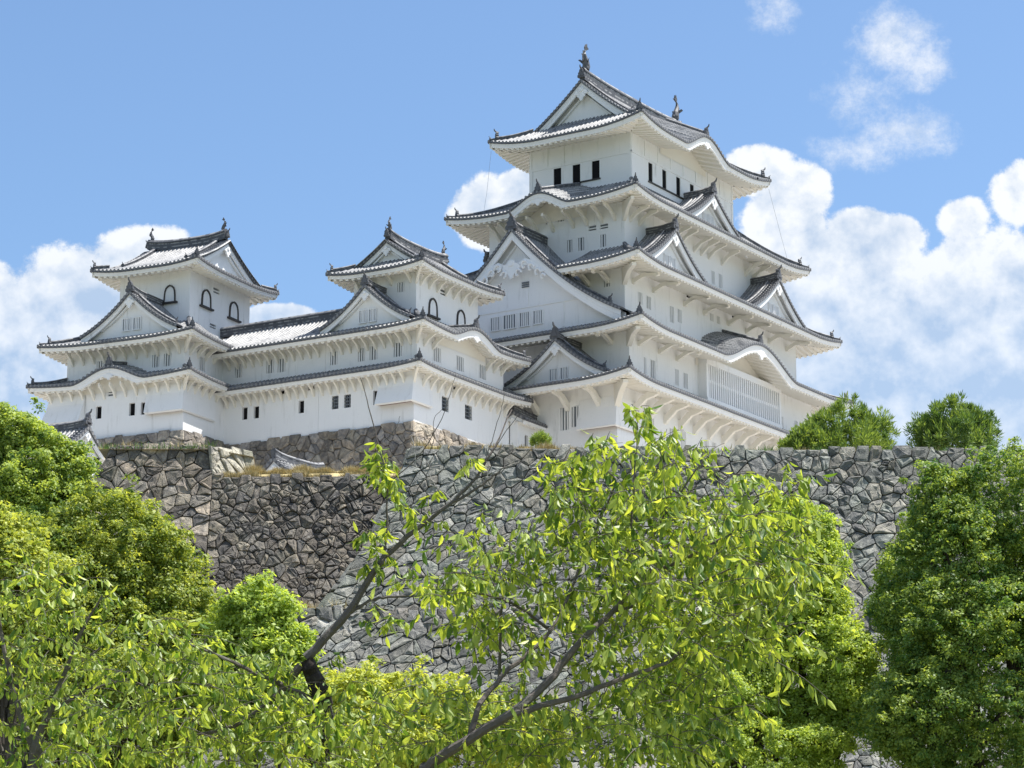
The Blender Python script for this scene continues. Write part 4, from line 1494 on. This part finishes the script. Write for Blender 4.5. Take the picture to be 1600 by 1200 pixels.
# bases of the towers
def base_faces(name, loc, rot, corners, ztop, H, w, hg, seed, pal, label, zs=None):
    t = thing(name, loc, rot, label, 'stone base')
    for i in range(len(corners) - 1):
        A, B = np.array([*corners[i], 0.0]), np.array([*corners[i + 1], 0.0])
        dx = B - A
        L = float(np.linalg.norm(dx))
        dx /= L
        out = np.array([dx[1], -dx[0], 0])
        mb = MB()
        stone_face(mb, face_map(A, dx, out, L, ztop, lambda h: .24 * h + .012 * h * h, 1 if i else 0, 1 if i < len(corners) - 2 else 0), L, H, w, hg, seed + i, pal, topj=.1, corner=(i > 0, i < len(corners) - 2))
        mb.build('stone_face', ST, t)
    return t


base_faces('stone_base', (-27.75, 2.46, 0), WR, [(-6.82, 15.0), (-6.82, -4.32), (17.0, -4.32)], 41.75, 11.3, .92, .68, 51, PAL_BAS, 'sunlit brown stone base carrying the middle tower and the long corridor')
base_faces('stone_base', (-32.35, 21.37, 0), IR, [(-9.22, 9.0), (-9.22, -6.12), (-1.0, -6.12)], 41.9, 11.3, .95, .68, 61, PAL_BAS, 'brown stone base carrying the leftmost tower')
base_faces('stone_base', (0.19, -.33, 0), 0, [(-17.95, 9.0), (-17.95, -8.9), (16.4, -8.9), (16.4, 9.0)], 40.9, 10.5, 1.2, .9, 71, PAL_BAS, 'stone base of the tallest tower, hidden behind the long rampart')

# ---------------------------------------------------------------- ground
def sheet(name, polys, m, kind='structure'):
    mb = MB()
    for p in polys:
        mb.poly([site(*q) for q in p])
    o = mb.build(name, M[m])
    o['kind'] = kind
    return o


sheet('terrace', [[(-5.5, 140.35, 30.72), (160, 141.5, 30.72), (160, 340, 30.72), (-5.5, 340, 30.72)],
                  [(-24, 147.3, 30.6), (-5.5, 147.3, 30.6), (-5.5, 340, 30.6), (-24, 340, 30.6)],
                  [(-170, 152, 30.5), (-24, 152, 30.5), (-24, 340, 30.5), (-170, 340, 30.5)]], 'soil')
sheet('grass_bank', [[(-17.2, 147.12, 30.7), (-5.2, 147.3, 30.7), (-5.2, 150.5, 31.9), (-15.5, 150.5, 31.7)], [(-5.4, 140.3, 30.9), (4, 140.5, 30.9), (4, 143, 31.45), (-5.4, 143, 31.75)]], 'drygrass')
sheet('ledge', [[(-26, 135.2, 21.35), (-6.5, 135.2, 21.35), (-6.5, 146, 21.35), (-26, 146, 21.35)]], 'drygrass')
ss_, dd_ = np.linspace(-200, 200, 81), np.concatenate([[-2500, -600, -120], np.linspace(-40, 152, 65)])
S_, D_ = np.meshgrid(ss_ , dd_, indexing='ij')
rng = np.random.default_rng(3)
def sst(x, a, b):
    q = np.clip((x - a) / (b - a), 0, 1)
    return q * q * (3 - 2 * q)
Z1 = 10.8 * sst(D_, 100, 134)
Z2 = 30.4 * sst(D_, 98, 152)
wl = sst(-S_, 24, 34)
Zg = Z1 * (1 - wl) + Z2 * wl + .25 * np.sin(S_ * .23 + D_ * .11) * sst(D_, 95, 110)
Sx = np.where(np.abs(S_) > 195, S_ * 14, S_)
P_ = CAM[None, None] * np.array([1, 1, 0]) + Sx[..., None] * RV + D_[..., None] * VH + Zg[..., None] * UZ
mb = MB()
mb.grid(P_)
gr = mb.build('ground', M['ground'], smooth=True)
gr['kind'] = 'structure'
mb = MB()
mb.poly([(-6000, -6000, -.6), (6000, -6000, -.6), (6000, 6000, -.6), (-6000, 6000, -.6)])
o = mb.build('plain', M['hill'])
o['kind'] = 'structure'


def grass(name, segs_, n, seed, label=None, hmax=.5, m='drygrass'):
    rg = np.random.default_rng(seed)
    mb = MB()
    for (s0, d0, z0, s1, d1, z1, wd, dens) in segs_:
        k = int(n * dens)
        t = rg.random(k)
        s = s0 + (s1 - s0) * t + rg.normal(0, .05, k)
        d = d0 + (d1 - d0) * t + rg.random(k) * wd
        z = z0 + (z1 - z0) * t
        c = CAM * np.array([1, 1, 0]) + s[:, None] * RV + d[:, None] * VH + z[:, None] * UZ
        clump = .4 + .9 * (np.sin(s * 3.1 + seed) * np.sin(s * 1.3 + 2) * .5 + .5)
        h = (.1 + rg.random(k) * hmax) * clump
        az = rg.random(k) * 6.28
        wv = np.stack([np.cos(az), np.sin(az), 0 * az], -1) * .022
        ln = np.stack([rg.normal(0, .35, k), rg.normal(0, .35, k), np.ones(k)], -1) * h[:, None]
        mb.quadset(np.stack([c - wv, c + wv, c + ln * .7 + wv * .7, c + ln + wv * .1], 1))
    o = mb.build(name, M[m])
    tag(o, label, None, None, 'stuff')
    return o


grass('dry_grass', [(-17, 147.2, 30.62, -5.2, 147.4, 30.62, .6, 1.0), (-16.5, 149, 31.3, -5.2, 149, 31.3, .6, 1.0), (-5.3, 140.5, 30.9, 5, 140.8, 30.85, 1.0, .7), (5, 140.8, 30.74, 26, 141.2, 30.74, 2.0, .7), (-20, 135.4, 21.4, -8.5, 135.4, 21.4, 4, .5), (-24, 147.6, 32.5, -17, 147.6, 32.5, 3, .15)], 15000, 5, 'dry straw coloured grass along the wall tops')


grass('wall_weeds', [(-5.4, 140.2, 30.8, 40, 141.0, 30.8, 1.2, .25), (12, 140.6, 30.8, 26, 140.9, 30.8, 1.5, .35), (-24, 147.2, 32.5, -17.4, 147.2, 32.5, 2, .12)], 9000, 8, 'thin green weeds along the rampart edge', .45, 'shrub_leaf')

# ---------------------------------------------------------------- trees
def unit(v):
    return v / (np.linalg.norm(v, axis=-1, keepdims=True) + 1e-9)


def crown_mesh(ells, nclump, cr, per, ll, lw, seed, young=.35, flat=.75, spiky=False, inner=.12):
    """crown of many small leaves: clumps scattered through the shell of a few lobes"""
    rg = np.random.default_rng(seed)
    area = np.array([e[1][0] * e[1][2] for e in ells])
    which = rg.choice(len(ells), nclump, p=area / area.sum())
    cen = np.array([e[0] for e in ells])[which]
    rad = np.array([e[1] for e in ells])[which]
    d = unit(rg.normal(size=(nclump, 3)))
    # lumpy lobes: a few bumps on each ellipsoid
    lump = (.80 if spiky else .86) + (.3 if spiky else .16) * np.sin(d[:, 0] * 5.2 + which * 1.7) * np.sin(d[:, 1] * 4.7 + 1.3 * which) + .10 * np.sin(d[:, 2] * 9 + which)
    rr = lump * np.where(rg.random(nclump) < inner, rg.uniform(.3, .8, nclump), rg.uniform(.86, 1.1, nclump))
    cc = cen + d * rad * rr[:, None]
    if not spiky:
        lead = rg.random(nclump) < .05
        cc = np.where(lead[:, None], cen + d * rad * rr[:, None] + d * rg.uniform(.1, .45, nclump)[:, None] + np.array([0, 0, .1]), cc)
    # drop clumps buried inside another lobe
    keep = np.ones(nclump, bool)
    for c, r in ells:
        q = (cc - np.array(c)) / np.array(r)
        keep &= ~((np.linalg.norm(q, axis=1) < .62) & (rg.random(nclump) > .25))
    cc, d = cc[keep], d[keep]
    n = len(cc)
    cs = cr * rg.uniform(.5, 1.5, n)
    cy = np.clip(rg.normal(young, .22, n), 0, 1)
    k = per
    ld = unit(rg.normal(size=(n, k, 3)) + d[:, None] * .55 + np.array([0, 0, .45]))
    lr = rg.random((n, k, 1)) ** .45
    off = ld * lr * cs[:, None, None] * np.array([1, 1, flat if not spiky else 1.3])
    lc = cc[:, None] + off
    nrm = unit(ld * .7 + rg.normal(size=(n, k, 3)) * .55 + np.array([0, 0, .5]))
    tan = unit(np.cross(nrm, rg.normal(size=(n, k, 3))))
    if spiky: tan = unit(ld + np.array([0, 0, .5]) + rg.normal(size=(n, k, 3)) * .25)
    sd = unit(np.cross(nrm, tan))
    s = rg.uniform(.7, 1.25, (n, k, 1))
    A, B = tan * ll * .5 * s, sd * lw * .5 * s
    Q = np.stack([lc - A, lc + B - A * .1, lc + A, lc - B - A * .1], 2).reshape(-1, 4, 3)
    col = np.clip(cy[:, None] + rg.normal(0, .16, (n, k)), .01, 1).reshape(-1)
    mb = MB()
    mb.quadset(Q, np.stack([col, col, col], -1))
    return mb


def limb(mb, pts, r0, r1, k=7, wob=.0, seed=0):
    pts = np.asarray(pts, float)
    n = len(pts)
    t = np.linspace(0, 1, n)
    tt = np.linspace(0, 1, max(8, n * 4))
    # smooth curve through the points
    P = np.stack([np.interp(tt, t, pts[:, i]) for i in range(3)], -1)
    for _ in range(2):
        P[1:-1] = (P[:-2] + 2 * P[1:-1] + P[2:]) / 4
    rg = np.random.default_rng(seed)
    P[1:-1] += rg.normal(0, wob, (len(P) - 2, 3))
    mb.tube(P, r0 + (r1 - r0) * tt ** .8, k)
    return P


def ground_z(d, s):
    q = min(max((d - 100) / 34, 0), 1)
    z1 = 10.8 * q * q * (3 - 2 * q)
    q = min(max((d - 98) / 54, 0), 1)
    z2 = 30.4 * q * q * (3 - 2 * q)
    q = min(max((-s - 24) / 10, 0), 1)
    w = q * q * (3 - 2 * q)
    return z1 * (1 - w) + z2 * w


def broad_tree(name, d, lobes, base_px, nclump, cr, per, ll, lw, seed, leaf, label, cat='tree', young=.35, trunk_r=.3, group=None, zbase=None, bark='camphor_bark', depth_k=1.0, **kw):
    """lobes in photograph pixels (x, y, rx, ry, depth offset); base_px = x of the trunk"""
    ells = []
    for (px, py, rx, ry, dz) in lobes:
        D = d + dz
        c = at(px, py, D)
        sc = D / FX / math.cos(PITCH)
        ells.append((c, (rx * sc * 1.0, rx * sc * depth_k, ry * sc)))
    b = at(base_px, 1000, d)
    s = (b - CAM) @ RV
    zb = ground_z(d, s) if zbase is None else zbase
    base = np.array([b[0], b[1], zb - .1])
    t = thing(name, base, 0, label, cat, group)
    top = ells[0][0]
    tm = MB()
    mid = np.array([base[0], base[1], (base[2] + ells[-1][0][2]) / 2])
    limb(tm, [base, mid, ells[-1][0], top], trunk_r, trunk_r * .3, 8, trunk_r * .12, seed)
    rg = np.random.default_rng(seed + 5)
    for c, r in ells:
        for q in range(4):
            e = np.asarray(c) + unit(rg.normal(size=3) + np.array([0, 0, .4])) * np.array(r) * .8
            st = base + (np.asarray(c) - base) * rg.uniform(.45, .75)
            limb(tm, [st, (st + e) / 2 + rg.normal(0, .2, 3), e], trunk_r * .35, trunk_r * .06, 5, 0, seed + q)
    at_parent(tm, 'trunk', [M[bark]], t)
    cm = crown_mesh(ells, nclump, cr, per, ll, lw, seed, young, **kw)
    at_parent(cm, 'crown', [M[leaf]], t)
    return t


broad_tree('broadleaf_tree', 76, [(1575, 845, 112, 140, 0), (1500, 960, 118, 170, -.5), (1565, 1110, 200, 190, -1), (1690, 950, 160, 200, 1), (1470, 790, 44, 66, 0), (1440, 1120, 75, 110, -2)], 1570, 6800, .27, 58, .115, .06, 101, 'oak_leaf', 'large dark green round crowned tree at the far right in front of the rampart', young=.32, trunk_r=.45)
broad_tree('broadleaf_tree', 79, [(1408, 905, 36, 50, 0), (1396, 955, 30, 36, 0), (1448, 835, 30, 46, 0), (1430, 960, 40, 70, 0)], 1440, 1100, .24, 50, .11, .06, 108, 'sunlit_leaf', 'slim yellow green sapling pressed against the left side of the large dark tree', young=.6, trunk_r=.12)
broad_tree('broadleaf_tree', 80, [(1205, 905, 108, 118, 0), (1240, 1060, 118, 120, 0), (1110, 1080, 115, 130, -1), (1268, 850, 42, 58, 0), (1315, 1060, 58, 92, -1.5), (1290, 960, 34, 60, -.8), (1180, 1180, 150, 80, -1)], 1230, 5200, .27, 58, .115, .06, 102, 'sunlit_leaf', 'yellow green rounded tree behind the cherry, its right edge against the rampart', young=.68, trunk_r=.35)
broad_tree('broadleaf_tree', 74, [(165, 870, 118, 92, 0), (255, 950, 72, 95, 0), (110, 960, 120, 110, -1), (270, 1040, 80, 90, -1), (200, 1100, 160, 100, -2)], 140, 5600, .27, 58, .115, .06, 103, 'camphor_leaf', 'broad domed green tree at left covering the foot of the rampart', young=.4, trunk_r=.4)
broad_tree('broadleaf_tree', 92, [(45, 740, 85, 70, 0), (15, 672, 42, 40, 0), (105, 735, 38, 45, 0), (20, 820, 120, 100, 0), (-60, 760, 90, 110, 0), (40, 930, 120, 100, 0)], 20, 4600, .32, 52, .14, .075, 104, 'oak_leaf', 'dark evergreen tree at the left edge, tallest of the left trees', young=.55, trunk_r=.4)
broad_tree('broadleaf_tree', 70, [(402, 958, 56, 42, 0), (395, 1010, 62, 60, 0), (445, 1020, 40, 50, 0), (400, 1090, 90, 70, 0)], 405, 1900, .25, 40, .13, .075, 105, 'sunlit_leaf', 'small round topped yellow green tree left of the broken cherry trunk', young=.68, trunk_r=.2)
broad_tree('broadleaf_tree', 66, [(20, 900, 70, 60, 0), (-30, 980, 80, 90, 0), (-10, 840, 40, 40, 0)], 0, 1300, .27, 40, .13, .075, 106, 'camphor_leaf', 'pale yellow green tree cut by the left edge below the dark evergreen', young=.62, trunk_r=.2)
broad_tree('bush', 58, [(640, 1092, 85, 34, 0), (560, 1085, 60, 36, 0), (720, 1130, 80, 45, 0), (600, 1150, 130, 60, 0), (800, 1150, 90, 50, 0)], 640, 1700, .2, 40, .11, .06, 107, 'camphor_leaf', 'low yellow leaved bush to the right of the broken cherry trunk', 'bush', young=.85, trunk_r=.12)
for i, (px, py, rx, ry, lab, yg) in enumerate(((1322, 668, 74, 40, 'wide mid green conifer shrub on the rampart below the tower end', .55), (1490, 664, 66, 40, 'dark round conifer shrub on the rampart at right, against the sky', .2))):
    broad_tree('conifer_shrub', 146, [(px, py, rx * .7, ry * .9, 0), (px - rx * .5, py + 12, rx * .5, ry * .75, 0), (px + rx * .5, py + 10, rx * .5, ry * .8, 0), (px, py + 28, rx, ry * .8, 0)], px, 560, .36, 52, .36, .06, 111 + i, 'shrub_leaf', lab, 'shrub', young=yg, trunk_r=.12, zbase=30.6, spiky=True, inner=.3)
broad_tree('conifer_shrub', 144, [(1262, 690, 26, 22, 0), (1240, 698, 20, 14, 0)], 1260, 160, .26, 50, .3, .08, 113, 'shrub_leaf', 'small grey green shrub at the foot of the tower wall end', 'shrub', young=.6, trunk_r=.06, zbase=30.6, spiky=True, inner=.3)
broad_tree('weed_tuft', 142, [(845, 690, 13, 8, 0)], 845, 50, .18, 40, .3, .04, 114, 'shrub_leaf', 'little pale green weed tuft on the rampart edge', 'weed', young=.9, trunk_r=.02, zbase=30.7, spiky=True)


# ---- cherries close to the viewpoint
def leaf_sprays(blobs, d, seed, density=1.0, ll=.1, lw=.038):
    """twigs with hanging serrate leaves inside blobs (px, py, rx, ry, weight)"""
    rg = np.random.default_rng(seed)
    base, axis, side = [], [], []
    tw = MB()
    for (px, py, rx, ry, wt, *dz) in blobs:
        n = max(2, int(rx * ry / 92 * wt * density))
        for _ in range(n):
            r, th = math.sqrt(rg.random()), rg.random() * 6.283
            D = d + (dz[0] if dz else 0) + rg.normal(0, .35) * min(2.2, .4 + rx / 90)
            p0 = at(px + rx * r * math.cos(th), py + ry * r * math.sin(th), D)
            L = rg.uniform(.2, .45) * min(1.0, max(.28, min(rx, ry * 1.6) / 50))
            a = rg.normal(0, 1)
            dirv = unit(RV * rg.normal(.25, .8) + VH * rg.normal(0, .7) + UZ * rg.normal(.15, .45))
            m = 7
            tt = np.linspace(0, 1, m)
            pts = p0 + dirv * (tt * L)[:, None] - UZ * (.22 * L * tt ** 2)[:, None]
            tw.tube(pts, np.linspace(.004, .0018, m), 4, 0, False)
            k = rg.integers(7, 12)
            for j in range(k):
                t = (j + rg.random()) / k
                b = p0 + dirv * (t * L) - UZ * (.22 * L * t * t)
                ax = unit(dirv * rg.uniform(.05, .55) + rg.normal(size=3) * .36 + UZ * rg.uniform(-1.5, -.35))
                base.append(b)
                axis.append(ax)
                side.append(unit(np.cross(ax, rg.normal(size=3) * .5 + UZ * .9 + dirv * .4)))
    b, ax, sd = np.array(base), np.array(axis), np.array(side)
    n = len(b)
    s = rg.uniform(.5, 1.3, n)[:, None]
    nr = np.cross(ax, sd)
    b = b + ax * .018 * s
    ln, w = ll * s, lw * s
    curl = rg.normal(.16, .16, n)[:, None]
    fold = rg.uniform(.05, .55, n)[:, None]
    p = lambda t, q, dz: b + ax * (ln * t) + sd * (w * q) + nr * (w * (fold * abs(q) + dz)) - nr * (ln * curl * t * t)
    base_, tip = p(0, 0, 0), p(1, 0, 0)
    m1, m2 = p(.4, 0, 0), p(.75, 0, 0)
    mb = MB()
    col = np.clip(rg.normal(.42, .32, n), .01, 1)
    c3 = np.stack([col] * 3, -1)
    for q in (-1, 1):
        l1, l2 = p(.3, .5 * q, 0), p(.68, .42 * q, 0)
        mb.quadset(np.stack([base_, l1, l2, m2 * .0 + m1], 1), c3)
        mb.quadset(np.stack([m1, l2, tip, m2], 1), c3)
    i0 = mb.nv
    for V, U, C in zip(tw.v, tw.uv, tw.col):
        mb.v.append(V), mb.uv.append(U), mb.col.append(C)
        mb.nv += len(V)
    for q in tw.quads:
        mb.quads.append(q + i0)
        mb.mi_q.append(np.full(len(q), 1))
    return mb


def path(pts, d):
    out = []
    for i, q in enumerate(pts):
        out.append(at(q[0], q[1], q[2] if len(q) > 2 else d))
    return np.array(out)


def cherry(label, d, trunk, limbs, twigs, blobs, seed, base_s, density=1.0, bark='cherry_bark', group=None):
    base = site(base_s, d, 0)
    t = thing('cherry_tree', base, 0, label, 'cherry tree', group)
    tm = MB()
    limb(tm, np.concatenate([[base + np.array([0, 0, -.1])], path(trunk[0], d)]), trunk[1], trunk[2], 9, .008, seed)
    at_parent(tm, 'trunk', [M[trunk[3]]], t)
    for i, (pts, r0, r1) in enumerate(limbs):
        bm_ = MB()
        limb(bm_, path(pts, d), r0, r1, 7, .004, seed + i)
        at_parent(bm_, 'branch', [M[bark]], t)
    for (pts, r0, r1, g_) in twigs:
        tb = MB()
        limb(tb, path(pts, d), r0, r1, 5, .003, seed + len(pts))
        at_parent(tb, 'dead_twig' if g_ else 'twig', [M['grey_twig' if g_ else bark]], t)
    lm = leaf_sprays(blobs, d, seed, density)
    at_parent(lm, 'crown', [M['cherry_leaf'], M['cherry_bark']], t)
    return t


cherry('big leafy cherry tree in the centre foreground, its dark limbs fanning up to the right', 20,
       ([(640, 1400), (640, 1260), (665, 1200, 19.3)], .15, .05, 'cherry_bark'),
       [([(660, 1205, 19.3), (700, 1175, 19.2), (800, 1115, 19.1), (860, 1065, 19.2), (905, 1000, 19.3), (960, 955, 19.6), (1010, 900, 19.8), (1060, 850, 20.3)], .047, .012),
        ([(800, 1115, 19.1), (900, 1090, 19.2), (970, 1060, 19.3), (1040, 1040, 19.5), (1080, 1000, 19.8), (1150, 940)], .027, .008),
        ([(735, 1150, 19.2), (745, 1105, 19.2), (780, 1060, 19.3), (840, 1010, 19.4), (870, 975, 19.5), (900, 900, 19.8), (930, 830), (960, 760)], .026, .006),
        ([(960, 955), (1000, 880), (1040, 800), (1100, 720)], .018, .005),
        ([(1010, 900), (1100, 860), (1190, 800), (1260, 745)], .018, .005),
        ([(780, 1060), (782, 960), (790, 890), (800, 830)], .014, .005),
        ([(960, 955), (1060, 930), (1160, 880)], .014, .005),
        ([(860, 985), (800, 940), (730, 922), (680, 930)], .014, .006),
        ([(985, 830), (992, 740), (996, 650)], .010, .003)],
       [([(930, 830), (900, 770), (880, 720)], .006, .002, 0), ([(1040, 1040), (1100, 1030), (1160, 1000)], .006, .002, 0), ([(1080, 1090), (1130, 1110), (1200, 1095)], .006, .002, 0), ([(1020, 760), (1035, 700), (1042, 670)], .006, .002, 0)],
       [(1000, 715, 85, 28, 1), (890, 735, 28, 26, 1), (910, 745, 40, 30, 1), (1075, 755, 90, 45, 1), (1215, 765, 45, 24, 1.1), (1262, 745, 20, 11, 1.2), (930, 800, 110, 55, 1), (1060, 830, 160, 60, 1.1),
        (760, 855, 70, 32, 1), (700, 905, 75, 28, 1), (650, 915, 35, 14, 1), (770, 925, 90, 45, 1), (740, 985, 55, 30, .8), (800, 1000, 40, 40, .5), (930, 890, 120, 60, .9), (1090, 900, 160, 80, 1), (1210, 870, 60, 80, 1), (1010, 980, 150, 60, 1), (1150, 990, 110, 55, 1),
        (860, 1040, 60, 30, .5), (1000, 1060, 110, 40, .8), (890, 1140, 150, 60, .9), (1010, 1130, 120, 60, .9), (760, 1160, 110, 50, .9), (640, 1130, 90, 50, .9), (1185, 1098, 28, 14, 1.6), (1120, 1125, 40, 16, 1), (700, 1090, 60, 24, .8),
        (996, 650, 13, 22, 3), (1042, 682, 12, 14, 3), (940, 688, 18, 9, 2), (880, 722, 12, 12, 2), (920, 700, 10, 8, 2)],
       201, -.8)
cherry('cherry tree with a broken black trunk and one long bare limb reaching right', 22,
       ([(490, 1300), (497, 1150), (505, 1100), (492, 1062), (480, 1032)], .17, .06, 'dark_bark'),
       [([(478, 1028), (540, 965), (580, 900), (600, 872), (640, 835), (700, 790), (740, 752), (770, 705), (800, 640, 22.3)], .042, .005),
        ([(600, 872), (606, 800), (604, 740), (590, 690), (575, 630), (563, 590)], .012, .003),
        ([(548, 958), (575, 938), (610, 932), (680, 930), (730, 921)], .017, .006),
        ([(700, 790), (740, 768), (772, 742), (790, 730)], .016, .005),
        ([(470, 1040), (430, 1090), (380, 1130), (300, 1150)], .04, .012),
        ([(500, 1100), (420, 1060), (330, 1020), (250, 990)], .03, .006)],
       [([(600, 760), (650, 720), (690, 660), (705, 610), (712, 585)], .006, .002, 0), ([(640, 800), (655, 760), (670, 735)], .006, .003, 0), ([(730, 765), (760, 720), (800, 660), (820, 635)], .006, .002, 0),
        ([(745, 750), (765, 700), (780, 650), (790, 610)], .005, .002, 0), ([(600, 690), (618, 672), (625, 650)], .004, .002, 0), ([(672, 735), (665, 715), (680, 690), (676, 655), (690, 640)], .005, .002, 0),
        ([(650, 730), (648, 705), (643, 682)], .006, .003, 1), ([(708, 785), (690, 765), (668, 755)], .006, .003, 1), ([(735, 765), (725, 735), (712, 715)], .006, .003, 1), ([(700, 790), (720, 765), (752, 755), (775, 735)], .007, .004, 1), ([(760, 755), (764, 730), (760, 720)], .005, .003, 1), ([(672, 812), (665, 800), (660, 790)], .006, .004, 1), ([(690, 775), (672, 745), (660, 725)], .005, .003, 1), ([(742, 756), (757, 745), (770, 748)], .005, .003, 1)],
       [(595, 722, 13, 36, 3.2), (612, 760, 10, 22, 3), (580, 745, 10, 10, 2.5), (575, 835, 14, 12, 3), (608, 830, 14, 10, 3), (592, 865, 16, 12, 3), (565, 880, 12, 8, 2.5), (660, 800, 14, 10, 2.5), (640, 790, 8, 6, 3), (676, 775, 8, 10, 2.5), (730, 725, 8, 8, 3), (742, 712, 6, 5, 3), (680, 812, 8, 6, 3), (590, 965, 22, 14, 1.6), (560, 975, 12, 12, 1.6),
        (235, 985, 55, 22, 1), (270, 1020, 70, 36, 1), (350, 1045, 85, 36, 1), (420, 1070, 55, 50, 1), (360, 1110, 110, 50, 1), (200, 1100, 70, 50, .9), (260, 1140, 100, 50, 1), (420, 1160, 100, 50, .9), (500, 1150, 75, 45, 1.3, -.8), (470, 1110, 40, 22, 1, -.7), (560, 1170, 70, 36, 1, -.6), (535, 1110, 22, 16, 1, -.7), (545, 1065, 38, 16, 1), (455, 1050, 24, 24, 1), (515, 1020, 12, 14, 1.5)],
       202, -1.75, bark='cherry_bark')
cherry('pale leafed cherry tree filling the bottom left corner', 25,
       ([(40, 1400), (50, 1250), (60, 1150)], .16, .06, 'cherry_bark'),
       [([(60, 1150), (90, 1080), (120, 1000), (160, 930)], .04, .008), ([(55, 1180), (20, 1080), (0, 980), (-10, 900)], .04, .008), ([(70, 1120), (130, 1080), (200, 1060)], .025, .006), ([(100, 1050), (150, 1020), (190, 970)], .016, .005)],
       [([(120, 925), (150, 905), (175, 915)], .006, .003, 1)],
       [(40, 900, 60, 34, .9), (120, 905, 50, 22, .9), (165, 930, 28, 16, 1), (30, 960, 70, 40, 1), (110, 970, 60, 30, .8), (170, 985, 32, 22, .9), (50, 1040, 90, 50, 1), (130, 1050, 50, 40, .8), (60, 1130, 110, 55, 1), (150, 1150, 90, 50, .9), (40, 1190, 100, 40, 1), (205, 965, 18, 8, 1.5)],
       203, -4.9, group=None)
